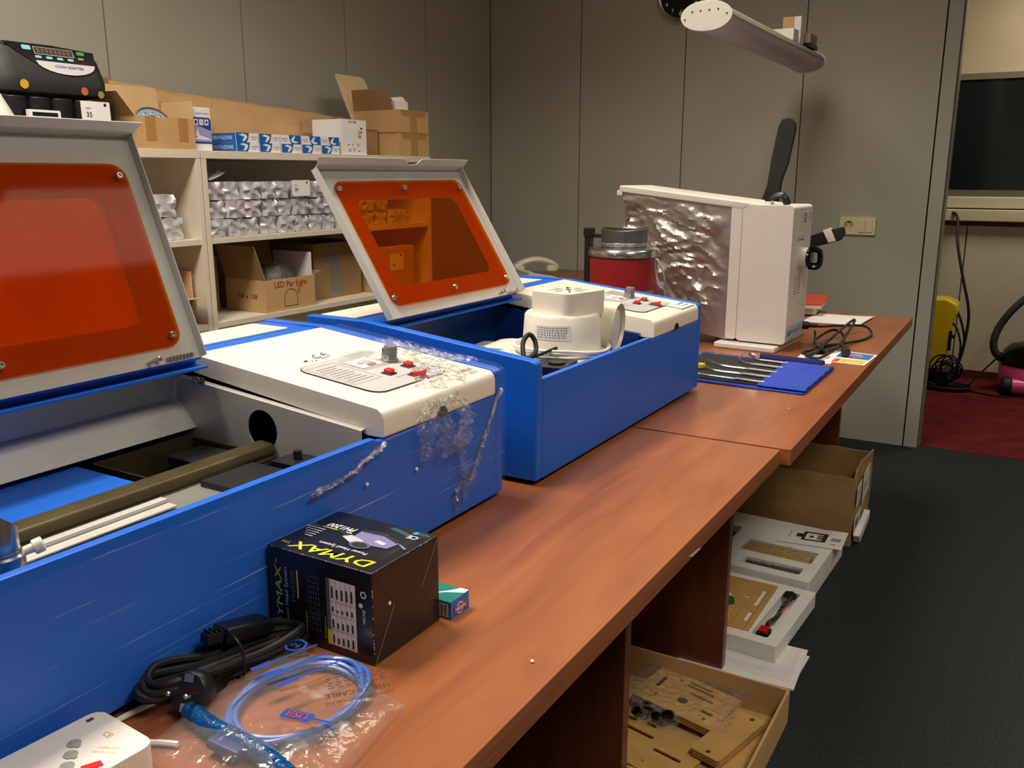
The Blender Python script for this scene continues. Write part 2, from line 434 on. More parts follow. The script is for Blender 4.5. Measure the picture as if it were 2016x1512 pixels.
struct(MB().box(-3.4, -3.3, YB+0.1, YF+0.1, 0, 2.6).build('wall_corridor_left', m_beige))
struct(MB().box(2.9, 3.0, YB+0.1, YF+0.1, 0, 2.6).build('wall_corridor_right', m_beige))
# recessed panels round the lights; all but the first are added fill
for i, (lx, ly, lp) in enumerate(LAMPS):
    t = thing('ceiling_or_fill_light', ['ceiling light panel above the two laser engravers', 'added fill light panel above the far desk and coiled cable', 'added fill light panel over the aisle, behind the camera side', 'added fill light panel over the aisle, close to the doorway'][i], 'light', (lx, ly, CEIL-0.03))
    MB().plate(Fr((lx, ly, CEIL), (1, 0, 0), (0, 1, 0)), rr(-0.30, -0.61, 0.30, 0.61, 0.01), -0.03, 0, [rr(-0.28, -0.58, 0.28, 0.58, 0.005)]).build('frame', m_white, t)
    MB().box(lx-0.28, lx+0.28, ly-0.58, ly+0.58, CEIL-0.012, CEIL-0.004).build('diffuser', M('lamp_diffuser', (1, 0.88, 0.72), 0.5, emit=2.5), t)
t = thing('ceiling_or_fill_light', 'square added fill light in the corridor beyond the doorway', 'light', (0.2, 5.45, 2.56))
MB().plate(Fr((0.2, 5.45, 2.6), (1, 0, 0), (0, 1, 0)), rr(-0.33, -0.33, 0.33, 0.33, 0.01), -0.03, 0, [rr(-0.3, -0.3, 0.3, 0.3, 0.005)]).build('frame', m_white, t)
MB().box(-0.1, 0.5, 5.15, 5.75, 2.585, 2.593).build('diffuser', MATS['lamp_diffuser'], t)

# ================================================================ DESKS
def desk(name, label, x0, x1, y0, y1, legs, rot=0.0):
    cx, cy = x1, y0
    t = thing('desk', label, 'desk', (cx, cy, 0))
    b = MB().box(x0, x1, y0, y1, DT-0.032, DT)
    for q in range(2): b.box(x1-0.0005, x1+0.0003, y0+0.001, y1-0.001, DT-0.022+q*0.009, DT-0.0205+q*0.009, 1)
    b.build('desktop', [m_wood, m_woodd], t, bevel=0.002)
    if not rot and y0 < -0.2:
        MB().add([(x1+0.0008, 1.155, DT-0.023), (x1+0.0008, 1.175, DT-0.030), (x1+0.0008, 1.215, DT-0.0318), (x1+0.0008, 1.20, DT-0.027), (x1+0.0008, 1.18, DT-0.025)], [(0, 1, 2, 3, 4)]).build('chipped_edge', M('bare_board', srgb(214, 186, 150), 0.8), t)
    for ly in legs:
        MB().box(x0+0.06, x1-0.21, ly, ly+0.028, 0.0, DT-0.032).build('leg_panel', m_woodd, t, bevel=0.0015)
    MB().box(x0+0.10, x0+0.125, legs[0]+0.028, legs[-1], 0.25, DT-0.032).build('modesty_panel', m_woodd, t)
    if rot: t.rotation_euler = (0, 0, rot)
    return t
desk('desk', 'long cherry veneer desk nearest the camera under the black video box', -1.19, -0.39, -0.22, 1.664, (-0.1, 1.44))
desk('desk', 'far cherry veneer desk carrying the silver bellows apparatus and blue tool roll', -1.19, -0.372, 1.6745, 3.55, (2.045, 3.47), 0.009)
desk('desk', 'cherry veneer desk along the shelves behind the nearer engraver', -1.99, -1.20, 0.1, 1.95, (0.3, 1.8))
desk('desk', 'cherry veneer desk in the far corner holding the cream telephone', -2.33, -1.215, 3.32, 4.4, (3.4, 4.3))

# ================================================================ LASER ENGRAVERS
def machine(O, label, first, lean, T_):
    t = thing('laser_engraver', label, 'machine', O)
    L = 0.81; ZB = 0.25; YS = -0.09 if first else 0.0   # the nearer one carries on past the frame
    def sl(x): return 0.212-x*0.107   # cover top height at depth x (x<=0)
    prof = [(0, 0.008), (0, 0.203), (-0.003, 0.211), (-0.012, 0.2145), (-0.36, 0.2515), (-0.50, 0.2515), (-0.50, 0.008)]
    kw = dict(local=True)
    b = MB().prism(prof, 'y', YS, YS+0.022)
    b.build('side_panel', m_blue, t, bevel=0.003, **kw)
    MB().prism(prof, 'y', L-0.02, L).build('side_panel', m_blue, t, bevel=0.003, **kw)
    fr_ = MB().plate(Fr((0, 0, 0), (0, 1, 0), (0, 0, 1)), [(YS+0.022, 0.008), (L-0.02, 0.008), (L-0.02, 0.1725), (0.50, 0.1725), (0.49, 0.178), (YS+0.022, 0.182)], -0.012, 0)
    fr_.build('front_panel', m_blue, t, bevel=0.0025, **kw)
    b = MB().box(-0.49, -0.012, YS+0.022, L-0.02, 0.008, 0.012).box(-0.50, -0.49, YS+0.022, L-0.02, 0.008, 0.246)
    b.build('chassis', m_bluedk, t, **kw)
    # rear deck: blue frame round a cream panel
    F = Fr((0, 0, ZB-0.002), (1, 0, 0), (0, 1, 0))
    MB().plate(F, [(-0.50, YS+0.022), (-0.355, YS+0.022), (-0.355, L-0.02), (-0.50, L-0.02)], -0.004, 0.0, [rr(-0.485, 0.03, -0.405, L-0.06, 0.004)]).build('rear_deck', m_blue, t, **kw)
    MB().plate(F, rr(-0.488, 0.027, -0.402, L-0.057, 0.004), 0.0005, 0.003).build('rear_panel', m_offw, t, bevel=0.001, **kw)
    # hinge bar
    b = MB().box(-0.36, -0.330, YS+0.022, 0.50, 0.247, 0.2505).box(-0.346, -0.342, YS+0.022, 0.50, 0.238, 0.247).box(-0.386, -0.316, YS+0.022, 0.50, 0.2355, 0.2385)
    b.build('hinge_bar', m_blue, t, **kw)
    # inner walls
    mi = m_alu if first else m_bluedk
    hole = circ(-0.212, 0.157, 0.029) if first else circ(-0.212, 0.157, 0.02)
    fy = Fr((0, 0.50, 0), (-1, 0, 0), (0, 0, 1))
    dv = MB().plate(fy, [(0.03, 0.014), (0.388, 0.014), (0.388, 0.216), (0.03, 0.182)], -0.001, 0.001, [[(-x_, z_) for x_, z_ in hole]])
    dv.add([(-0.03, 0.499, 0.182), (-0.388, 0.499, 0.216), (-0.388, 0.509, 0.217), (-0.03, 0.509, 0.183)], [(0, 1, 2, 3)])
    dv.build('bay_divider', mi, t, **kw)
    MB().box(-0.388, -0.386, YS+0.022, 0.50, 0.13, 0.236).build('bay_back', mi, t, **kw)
    if first:
        MB().add([(-0.386, YS+0.03, 0.182), (-0.386, 0.499, 0.182), (-0.352, 0.499, 0.140), (-0.352, YS+0.03, 0.140)], [(0, 1, 2, 3)]).build('exhaust_duct', m_alu, t, solid=0.0015, **kw)
    b = MB().box(-0.27, -0.02, 0.52, 0.77, 0.014, 0.06); b.build('power_supply', m_black, t, **kw)
    # control cover
    cp = [(-0.002, 0.174), (0.0, 0.178), (0.0, 0.199), (-0.0025, 0.207), (-0.009, 0.2125), (-0.36, 0.2505), (-0.36, 0.222), (-0.05, 0.183), (-0.03, 0.174)]
    MB().prism([(x_+0.0015, z_) for x_, z_ in cp], 'y', 0.508, 0.786).build('control_cover', m_offw, t, bevel=0.0015, **kw)
    tf = Fr((-0.0, 0, 0.2122), (0, 1, 0), (-1, 0, 0.107))        # u=+y, v=back up the slope; normal points down -> flip
    tf.n = -tf.n
    tf.n = Vector((0.107, 0, 1)).normalized()
    b = MB()
    b.decal(tf, rr(0.558, 0.046, 0.732, 0.204, 0.022), 1, 0.0010)
    b.decal(tf, rr(0.5595, 0.0475, 0.7305, 0.2025, 0.021), 0, 0.0013)
    b.decal(tf, rr(0.566, 0.094, 0.626, 0.19, 0.001), 2, 0.0015, holes=[rr(0.567, 0.095, 0.625, 0.189, 0.001)])
    for k in range(9):
        b.rect(tf, 0.570+0.002*(k % 3), 0.104+k*0.0088, 0.618-0.003*(k % 4), 0.1065+k*0.0088, 2, 0.0015)
    b.text(tf, 'LASER SWITCH', 0.652, 0.078, w=0.03, m=2, off=0.0016); b.text(tf, 'POWER', 0.678, 0.036+0.015, w=0.018, m=2, off=0.0016)
    b.text(tf, 'TEST', 0.70, 0.088, w=0.012, m=2, off=0.0016)
    b.build('control_label', [m_panelgrey, m_ink, m_print], t, **kw)
    # meter
    mt = MB().fbox(tf, 0.632, 0.692, 0.134, 0.184, 0.001, 0.013); mt = mt.build('current_meter', m_clear, t, bevel=0.002, **kw)
    MB().rect(tf, 0.637, 0.139, 0.687, 0.179, 0, 0.002).rect(tf, 0.655, 0.141, 0.672, 0.150, 1, 0.0035).decal(tf, circ(0.662, 0.150, 0.018, 16, a0=20, a1=160), 2, 0.0028).build('dial_face', [m_paper, M('brown_print', srgb(150, 110, 80), 0.6), M('lilac_print', srgb(196, 188, 214), 0.5)], mt, **kw)
    kc = tf.p(0.703, 0.142, 0.001)
    kb = MB().lathe([(0.014, 0), (0.014, 0.003), (0.0115, 0.005), (0.0108, 0.022), (0.0095, 0.0245), (0.0, 0.0245)], kc, tf.n, 24)
    for k in range(12):
        a = 2*PI*k/12; kb.tube([kc+Vector((math.cos(a)*0.0111, math.sin(a)*0.0111, 0.006)), kc+Vector((math.cos(a)*0.0106, math.sin(a)*0.0106, 0.021))], 0.0009, 5, 0)
    kb.build('knob', M('knob_grey', srgb(118, 116, 114), 0.4), t, smooth=True, **kw)
    def btn(y_, v_, w_, l_, rocker=False):
        o = MB().fbox(tf, y_-w_/2-0.0025, y_+w_/2+0.0025, v_-l_/2-0.003, v_+l_/2+0.003, 0.001, 0.0035).build('switch', m_black, t, bevel=0.001, **kw)
        if rocker:
            F2 = Fr(tf.p(y_-w_/2, v_, 0.003), tf.v, tf.n); F2.n = tf.u
            MB().plate(F2, [(-l_/2, 0), (l_/2, 0), (l_/2, 0.003), (0, 0.005), (-l_/2, 0.010)], 0, w_).build('button', m_red, o, bevel=0.0006, **kw)
        else:
            MB().fbox(tf, y_-w_/2, y_+w_/2, v_-l_/2, v_+l_/2, 0.003, 0.009).build('button', m_red, o, bevel=0.0012, **kw)
    btn(0.646, 0.098, 0.012, 0.012); btn(0.699, 0.103, 0.012, 0.012); btn(0.669, 0.062, 0.013, 0.021, True)
    # CE mark, inventory print, cable notch
    b = MB()
    if first:
        b.decal(tf, circ(0.646, 0.232, 0.019, 24, ry=0.012), 2, 0.0010)
        for sx in (-0.009, 0.009):
            b.decal(tf, circ(0.646+sx, 0.232, 0.0075, 16, a0=60, a1=300)+circ(0.646+sx, 0.232, 0.0055, 16, a0=300, a1=60)[::1], 1, 0.0016)
        b.rect(tf, 0.6485, 0.231, 0.658, 0.233, 1, 0.0016)
        b.rect(tf, 0.600, 0.222, 0.608, 0.226, 1, 0.001); b.rect(tf, 0.612, 0.218, 0.615, 0.221, 1, 0.001); b.rect(tf, 0.618, 0.216, 0.622, 0.219, 1, 0.001)
    else:
        b.rect(tf, 0.69, 0.006, 0.775, 0.046, 2, 0.0012)
    b.text(tf, 'LK 4030', 0.745, 0.032, w=0.045, m=1, off=0.0016, bold=True); b.text(tf, '21-3/06', 0.742, 0.018, w=0.04, m=1, off=0.0016)
    b.text(tf, '21', 0.712, 0.016, w=0.009, m=1, off=0.0016)
    ff = Fr((0.0015, 0, 0), (0, 1, 0), (0, 0, 1))
    b.decal(ff, circ(0.64, 0.174, 0.015, 20, a0=0, a1=180), 3, 0.0008)
    b.build('printing', [m_offw, m_ink, m_paper, m_void], t, **kw)
    # feet
    for fx, fy_ in ((-0.03, 0.04), (-0.03, L-0.05), (-0.46, 0.04), (-0.46, L-0.05)):
        MB().lathe([(0.016, 0), (0.018, 0.004), (0.018, 0.009)], (fx, fy_, 0), n=16).build('foot', m_blackr, t, **kw)
    # ---- lid
    u = Vector((0, 1, 0)); up = Vector((-math.sin(lean), 0, math.cos(lean)))
    H = Vector((-0.31, 0.0, 0.2555))
    LF = Fr(H, u, up)          # normal = u x up = (0.869,0,0.495): towards the operator
    A, B_ = 0.008+YS, 0.485; TW = 0.267 if not first else 0.270
    win = rr(A+0.075, 0.060, B_-0.070, TW-0.022, 0.022)
    lid = MB().plate(LF, [(A, 0), (B_, 0), (B_, T_), (A, T_)], -0.0015, 0, [win])
    lid.fbox(LF, A, A+0.0015, 0, T_, 0, 0.013); lid.fbox(LF, B_-0.0015, B_, 0, T_, 0, 0.013)
    lid.fbox(LF, A, B_, T_-0.0015, T_, 0, 0.018)
    # lip with a finger notch
    c = (A+B_)/2
    Lp = Fr(LF.p(0, T_, 0.018), u, (up*0.6+LF.n*0.8))
    lid.plate(Lp, [(A, 0), (B_, 0), (B_+0.010, 0.014), (c+0.075, 0.014), (c+0.060, 0.003), (c+0.045, 0.0012), (c+0.035, 0.0012), (c+0.015, 0.014), (A-0.003, 0.014)], -0.0007, 0.0007)
    lo = lid.build('lid', m_greypaint, t, **kw)
    ac = MB().plate(LF, rr(A+0.033, 0.022, B_-0.026, TW+0.018, 0.022), 0.002, 0.005)
    ac.build('orange_window', m_acr, lo, bevel=0.0005, **kw)
    if first:
        MB().plate(LF, rr(A+0.066, 0.052, B_-0.062, TW-0.014, 0.018), -0.012, -0.0105).build('backing_sheet', M('backing_paper', srgb(236, 205, 160), 0.7, var=0.06, scale=18), lo, **kw)
    for sy in (A+0.040, (A+0.04+B_-0.04)/2, B_-0.040):
        for sz in (0.038, TW):
            MB().lathe([(0.0055, 0), (0.0055, 0.002), (0.0042, 0.0045), (0.0022, 0.0045), (0.0018, 0.0025)], LF.p(sy, sz, 0.005), LF.n, 14).build('screw', m_steel, lo, smooth=True, **kw)
    hb = MB().fbox(LF, B_-0.06, B_-0.014, 0.003, 0.008, 0.001, 0.003)
    for k in range(7): hb.fbox(LF, B_-0.055+0.006*k, B_-0.053+0.006*k, 0.002, 0.009, 0.003, 0.004)
    hb.lathe([(0.0035, 0), (0.0035, 0.010), (0.002, 0.012)], LF.p(B_-0.075, 0.008, 0), LF.n, 10)
    hb.lathe([(0.0025, 0), (0.0025, 0.012)], LF.p(B_-0.088, 0.006, 0), LF.n, 10)
    hb.build('hinge_spring', m_steel, lo, **kw)
    return t

m2 = machine((-0.69, 1.245, DT), 'blue laser engraver with a see-through orange lid window and a white appliance inside', False, 0.5602, 0.312)
m1 = machine((-0.718, 0.374, DT), 'nearest blue laser engraver, stretch-wrapped, with an opaque orange lid window', True, 0.371, 0.331)
# interior of the nearer engraver
kw = dict(local=True)
b = MB()
railp = [(-0.012, 0), (0.012, 0), (0.017, 0.005), (0.012, 0.008), (0.017, 0.014), (0.012, 0.025), (-0.014, 0.027), (-0.02, 0.020)]
b.prism([(-0.200+x_, 0.116+z_) for x_, z_ in railp], 'y', -0.06, 0.497)
b.box(-0.192, -0.172, -0.06, 0.49, 0.108, 0.114)
b.build('gantry_rail', m_bronze, m1, bevel=0.002, **kw)
b = MB().box(-0.375, -0.362, 0.024, 0.497, 0.075, 0.092).box(-0.375, -0.355, 0.024, 0.497, 0.089, 0.092)
b.build('rear_rail', m_bronze, m1, **kw)
F = Fr((0, 0, 0.03), (0, 1, 0), (-1, 0, 0)); F.n = Vector((0, 0, 1))
MB().box(-0.38, -0.014, 0.024, 0.498, 0.012, 0.016).build('bay_floor', m_alu, m1, **kw)
MB().box(-0.350, -0.222, -0.06, 0.301, 0.132, 0.135).build('work_plate', m_blue, m1, **kw)
tr = MB().box(-0.345, -0.232, 0.318, 0.485, 0.09, 0.092).box(-0.345, -0.342, 0.318, 0.485, 0.09, 0.135).box(-0.235, -0.232, 0.318, 0.485, 0.09, 0.12).box(-0.345, -0.232, 0.318, 0.320, 0.09, 0.135).box(-0.345, -0.232, 0.483, 0.485, 0.09, 0.13)
tr.build('clamp_tray', m_bronze, m1, **kw)
MB().box(-0.315, -0.24, 0.415, 0.480, 0.092, 0.124).build('stepper_motor', m_black, m1, bevel=0.002, **kw)
b = MB().box(-0.172, -0.134, -0.06, 0.285, 0.126, 0.129).box(-0.162, -0.150, -0.06, 0.285, 0.129, 0.134)
b.build('alignment_strip', m_alu, m1, bevel=0.001, **kw)
b = MB().plate(Fr((0, 0, 0.124), (1, 0, 0), (0, 1, 0)), rr(-0.190, -0.06, -0.02, 0.44, 0.006), -0.002, 0, [rr(-0.132, 0.06, -0.108, 0.245, 0.011), rr(-0.085, -0.03, -0.045, 0.25, 0.014)])
b.build('slotted_bracket', M('grey_aluminium', srgb(150, 149, 146), 0.35, 0.5), m1, **kw)
MB().box(-0.172, -0.09, 0.352, 0.440, 0.1245, 0.132).build('motor_cover', m_black, m1, **kw)
b = MB().box(-0.150, -0.11, 0.452, 0.498, 0.1245, 0.134).lathe([(0.006, 0), (0.006, 0.012)], (-0.125, 0.478, 0.134), n=10)
b.build('limit_switch', m_black, m1, **kw)
b = MB().lathe([(0.006, 0), (0.006, 0.004), (0.0035, 0.004), (0.0035, 0.008)], (-0.335, 0.497, 0.222-0.008), (0, -1, 0), 12)
b.fbox(Fr((-0.335, 0.498, 0.214), (1, 0, 0), (0, 0, 1)), -0.014, 0.012, -0.006, 0.006, 0, 0.001)
b.build('mounting_screw', m_steel, m1, **kw)
# laser head: cut cylinder mirror mount on a lens tube
hx, hy = -0.050, 0.030
hd = MB()
n = 24; r = 0.0165
ring = [(hx+r*math.cos(2*PI*i/n), hy+r*math.sin(2*PI*i/n)) for i in range(n)]
low = [(x_, y_, 0.185) for x_, y_ in ring]; hi = [(x_, y_, 0.218-(y_-hy)*0.9) for x_, y_ in ring]
hd.add(low+hi, [(i, (i+1) % n, n+(i+1) % n, n+i) for i in range(n)]+[tuple(range(n, 2*n))])
hd.lathe([(0.019, 0), (0.02, 0.002), (0.02, 0.012), (0.018, 0.014), (0.018, 0.016)], (hx, hy, 0.169), n=24)
hd.lathe([(0.0185, 0), (0.0195, 0.002), (0.0195, 0.009), (0.018, 0.011)], (hx, hy, 0.157), n=24)
hd.lathe([(0.012, 0), (0.012, 0.02)], (hx, hy, 0.137), n=20)
ho = hd.build('laser_head', m_steel, m1, smooth=True, **kw)
MB().lathe([(0.0062, 0), (0.0072, 0.001), (0.0072, 0.008), (0.0062, 0.009)], (hx+0.006, hy+0.027, 0.180), (0.3, 0.6, 0.2), 16).lathe([(0.004, 0), (0.004, 0.012)], (hx+0.004, hy+0.018, 0.179), (0.3, 0.6, 0.2), 12).build('guide_wheel', m_white, ho, smooth=True, **kw)
MB().lathe([(0.004, 0), (0.004, 0.004), (0.002, 0.005)], (hx+0.010, hy+0.028, 0.162), (0.5, 0.6, 0.1), 12).build('adjusting_screw', M('brass', srgb(200, 160, 70), 0.25, 1.0), ho, smooth=True, **kw)
MB().box(hx-0.17, hx-0.0, hy-0.012, hy+0.012, 0.137, 0.143).build('head_arm', m_black, m1, **kw)

# stretch wrap round the nearer engraver
wr = MB()
def wf(u_, v_):     # sheet down the front face
    y_ = -0.085+u_*0.899; z_ = 0.012+v_*(0.158+0.0*u_)
    if u_ > 0.665: z_ = 0.012+v_*(0.158+0.044*min(1, (u_-0.665)/0.035))
    d = 0.0022+0.0012*nz((0, y_*2, z_*14), 3, 4)
    return (d, y_, z_)
wr.grid(wf, 90, 24)
def wt(u_, v_):     # over the right end of the control cover
    y_ = 0.735+u_*0.078; x_ = 0.0015-v_*0.34
    zz = 0.2165-x_*0.107+0.0016+0.0012*abs(nz((x_*10, y_*14, 1), 3, 2))
    if v_ < 0.04: zz -= (0.04-v_)*0.15
    return (x_, y_, zz)
wr.grid(wt, 14, 60)
wr.grid(lambda u_, v_: (-0.001-v_*0.47, 0.8115+0.0005*nz((v_*5, u_*5, 0), 3), 0.014+u_*(0.20+0.03*v_)), 8, 20)
wr.grid(lambda u_, v_: (-0.385-v_*0.105, 0.55+u_*0.25, 0.2555+0.001*abs(nz((v_*6, u_*20, 3), 2))), 20, 10)
wo = wr.build('stretch_wrap', m_wrap, m1, smooth=True, fix=False, **kw)
cr = MB()
def rope(pts, w0, w1, seed, mi=0):
    """a crumpled, gathered strip of film following pts"""
    P = [Vector(p) for p in pts]
    def fn(u_, v_):
        k = u_*(len(P)-1); i = min(int(k), len(P)-2); f = k-i
        f2 = f*f*(3-2*f) if False else f
        c_ = P[i].lerp(P[i+1], f2); wd = w0+(w1-w0)*u_
        wd *= 0.75+0.5*abs(nz((u_*5, 0, 0), 1, seed+9))
        a_ = (v_-0.5)
        dn = nz((u_*9, v_*5, 0), 1.6, seed)
        return (c_.x+0.003+abs(dn)*0.013, c_.y+a_*wd+0.3*wd*nz((u_*7, 2, v_*2), 1, seed+3), c_.z+0.006*nz((u_*6, v_*8, 1), 1, seed+5))
    cr.grid(fn, 46, 14, mi)
rope([(0.004, 0.592, 0.208), (0.008, 0.586, 0.165), (0.006, 0.588, 0.125)], 0.05, 0.03, 3)
rope([(0.003, 0.625, 0.205), (0.010, 0.622, 0.165), (0.012, 0.640, 0.120)], 0.05, 0.06, 5)
rope([(0.003, 0.665, 0.207), (0.012, 0.678, 0.17), (0.012, 0.670, 0.125)], 0.045, 0.05, 8)
rope([(0.008, 0.668, 0.135), (0.006, 0.678, 0.10), (0.004, 0.690, 0.065), (0.003, 0.684, 0.035)], 0.020, 0.012, 11)
rope([(0.004, 0.684, 0.07), (0.004, 0.662, 0.055), (0.003, 0.668, 0.02)], 0.012, 0.007, 14)
rope([(0.003, 0.79, 0.185), (0.003, 0.745, 0.12), (0.003, 0.70, 0.055)], 0.006, 0.008, 17)
rope([(0.003, 0.50, 0.172), (0.003, 0.44, 0.150), (0.003, 0.36, 0.142)], 0.008, 0.004, 20)
def rtop(pts, w0, seed):
    P = [Vector(p) for p in pts]
    def fn(u_, v_):
        k = u_*(len(P)-1); i = min(int(k), len(P)-2); c_ = P[i].lerp(P[i+1], k-i)
        return (c_.x+(v_-0.5)*w0*1.2, c_.y+(v_-0.5)*w0+0.006*nz((u_*8, v_*6, 1), 1, seed), 0.2135-c_.x*0.107+0.002+0.012*abs(nz((u_*8, v_*5, 2), 1.5, seed+1)))
    cr.grid(fn, 40, 12)
rtop([(-0.16, 0.765), (-0.09, 0.745), (-0.03, 0.70), (0.0, 0.66)] and [(-0.16, 0.765, 0), (-0.09, 0.745, 0), (-0.03, 0.70, 0), (-0.002, 0.66, 0)], 0.035, 30)
rtop([(-0.08, 0.71, 0), (-0.03, 0.66, 0), (-0.003, 0.62, 0)], 0.03, 33)
rtop([(-0.22, 0.785, 0), (-0.13, 0.785, 0), (-0.05, 0.79, 0)], 0.02, 36)
cr.build('crumpled_film', m_wrapc, wo, smooth=True, fix=False, **kw)

# ================================================================ WHITE APPLIANCE in the second engraver
BZ = DT+0.14
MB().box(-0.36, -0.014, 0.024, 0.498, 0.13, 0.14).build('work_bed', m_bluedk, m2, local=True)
ax_, ay_ = -0.808, 1.560
m_ivory = M('ivory_plastic', srgb(232, 226, 212), 0.32, var=0.02)
t = thing('stamping_appliance', 'round white plastic appliance with a side nozzle inside the second engraver', 'appliance', (ax_, ay_, BZ))
T = Matrix.Translation((ax_, ay_, BZ)) @ mrot('Z', 8) @ Matrix.Diagonal((1, 1, 0.92, 1))
b = MB(T).plate(Fr((0, 0, 0), (1, 0, 0), (0, 1, 0)), rr(-0.215, -0.10, 0.082, 0.10, 0.012), 0.006, 0.018)
b.plate(Fr((0, 0, 0), (1, 0, 0), (0, 1, 0)), rr(-0.165, -0.090, 0.080, 0.095, 0.03), 0.018, 0.030).box(-0.10, 0.06, -0.07, 0.08, 0, 0.006)
b.build('base', m_ivory, t, bevel=0.004)
b = MB(T).lathe([(0.088, 0.028), (0.090, 0.034), (0.079, 0.036), (0.078, 0.05), (0.074, 0.112), (0.070, 0.117), (0.0, 0.117)], (0, 0, 0), n=48)
b.build('body', m_ivory, t, smooth=True)
T2 = T @ Matrix.Translation((0.010, 0.008, 0)) @ mrot('Z', -22)
b = MB(T2).plate(Fr((0, 0, 0), (1, 0, 0), (0, 1, 0)), rr(-0.052, -0.060, 0.050, 0.062, 0.018), 0.112, 0.163)
b.build('head_block', m_ivory, t, bevel=0.007, bseg=3)
v = MB(T2); F = Fr((0, 0, 0.163), (1, 0, 0), (0, 1, 0))
v.decal(F, circ(0, 0, 0.007, 16), 0)
for k in range(8):
    a = 2*PI*k/8; F2 = Fr((0, 0, 0.163), (math.cos(a), math.sin(a), 0), (-math.sin(a), math.cos(a), 0)); v.decal(F2, circ(0.028, 0, 0.013, 14, ry=0.002), 0)
v.decal(F, circ(-0.02, 0.022, 0.005, 12), 0)
v.build('vent_holes', m_void, t)
# nozzle
nd = Vector((0.985, 0.14, -0.06)).normalized(); no = Vector((-0.800, 1.655, BZ+0.070))
b = MB().lathe([(0.048, 0.0), (0.050, 0.006), (0.052, 0.066), (0.050, 0.069), (0.047, 0.062)], no, nd, 40, cap=False)
b.lathe([(0.0469, 0.060), (0.0001, 0.060)], no, nd, 40, cap=False, m=1)
b.build('nozzle', [M('yellowed_plastic', srgb(232, 222, 196), 0.35), m_white], t, smooth=True)
b = MB(); sd = nd.cross(Vector((0, 0, 1))).normalized()
b.lathe([(0.006, 0), (0.006, 0.003), (0.003, 0.003), (0.003, 0.001)], no+nd*0.03+sd*0.049, sd, 14)
b.build('screw', m_steel, t, smooth=True)
# rating label on the body, curved round the cylinder, green oval sticker on the base
def cyl_label(b, a0, a1, z0, z1, r0, m, off=0.0006, n=12):
    k = len(b.v)
    for i in range(n+1):
        a = math.radians(a0+(a1-a0)*i/n)
        for z_ in (z0, z1):
            rr_ = r0-(z_-0.05)*0.0645+off
            b.v.append(Vector((rr_*math.cos(a), rr_*math.sin(a), z_)))
    for i in range(n): b.f.append((k+2*i, k+2*i+2, k+2*i+3, k+2*i+1)); b.m.append(m)
b = MB(T)
cyl_label(b, -112, -58, 0.068, 0.098, 0.078, 0)
for i, z_ in enumerate((0.0935, 0.0885, 0.0835, 0.0785, 0.0735)):
    a = -108
    while a < -64:
        w_ = random.uniform(1.6, 4.2); cyl_label(b, a, a+w_*0.7, z_-0.0012, z_+0.0012, 0.078, 1, 0.001, 1); a += w_+0.9
b.build('rating_label', [m_paper, m_print], t, fix=False)
F = Fr((0.0, -0.128, 0.0122), (1, 0, 0), (0, 1, 0)); F.o = Vector((-0.132, -0.050, 0.0302))
b = MB(T)
b.decal(F, circ(0, 0, 0.026, 32, ry=0.024), 0, 0.0004); b.rect(F, -0.028, -0.006, 0.028, 0.006, 1, 0.0008)
b.text(F, 'Taking', 0, 0, w=0.03, m=2, off=0.0012, bold=True, rot=160); b.text(F, 'CLEAN AIR', 0, 0.0115, w=0.026, m=1, off=0.0012, rot=180); b.text(F, 'SERIES', 0, -0.0115, w=0.02, m=1, off=0.0012, rot=180)
b.build('oval_sticker', [M('sticker_green', srgb(20, 140, 100), 0.4), m_paper, m_ink], t)
# coiled white lead wound round the bottom
b = MB()
P = []
for k in range(0, 46):
    a = k*0.62; P.append((ax_+0.094*math.cos(a)+0.002*math.sin(k), ay_+0.094*math.sin(a), BZ+0.035+0.004*math.sin(k*0.37)+0.006*(k % 10)/10))
b.tube(P, 0.0032, 6, 4)
b.build('wound_lead', m_white, t, smooth=True)
# black power brick + leads in front of it
t = thing('power_adapter', 'black power brick with looped lead inside the second engraver', 'adapter', (-0.757, 1.42, BZ))
T = Matrix.Translation((-0.757, 1.43, BZ)) @ mrot('Z', 8)
MB(T).box(-0.030, 0.035, -0.045, 0.035, 0, 0.034).plate(Fr((0, 0, 0), (1, 0, 0), (0, 1, 0)), circ(0.010, -0.01, 0.016, 20), 0.034, 0.038).build('housing', m_black, t, bevel=0.010, bseg=3)
b = MB()
z0 = BZ+0.034
b.tube([(-0.775, 1.40, z0-0.01), (-0.79, 1.36, z0+0.012), (-0.78, 1.33, z0+0.015), (-0.84, 1.30, z0+0.0)], 0.0035, 8)
b.tube([(-0.79, 1.38, z0+0.002), (-0.805, 1.40, z0+0.035), (-0.80, 1.415, z0+0.050), (-0.79, 1.42, z0+0.035), (-0.785, 1.405, z0+0.015), (-0.80, 1.36, z0+0.004)], 0.0045, 8)
b.tube([(-0.80, 1.36, z0+0.004), (-0.785, 1.46, z0+0.012), (-0.775, 1.54, z0+0.018), (-0.755, 1.57, z0+0.016), (-0.735, 1.52, z0-0.01), (-0.73, 1.49, z0-0.03)], 0.0032, 8)
b.build('lead', m_blackr, t, smooth=True)
t2 = thing('power_plug', 'black plug end beside the black power brick in the second engraver', 'plug', (-0.83, 1.33, BZ))
MB().lathe([(0.014, 0), (0.017, 0.006), (0.017, 0.03), (0.009, 0.04)], (-0.815, 1.325, BZ+0.025), (0.3, 1, 0.1), 20).lathe([(0.016, 0), (0.016, 0.02)], (-0.83, 1.36, BZ), (0, 0, 1), 16).build('plug_body', m_black, t2, smooth=True)
b = MB()
for dx in (0, 0.012): b.lathe([(0.0022, 0), (0.0022, 0.018)], (-0.82+dx, 1.325, BZ+0.025), (0.3, -1, 0.05), 8)
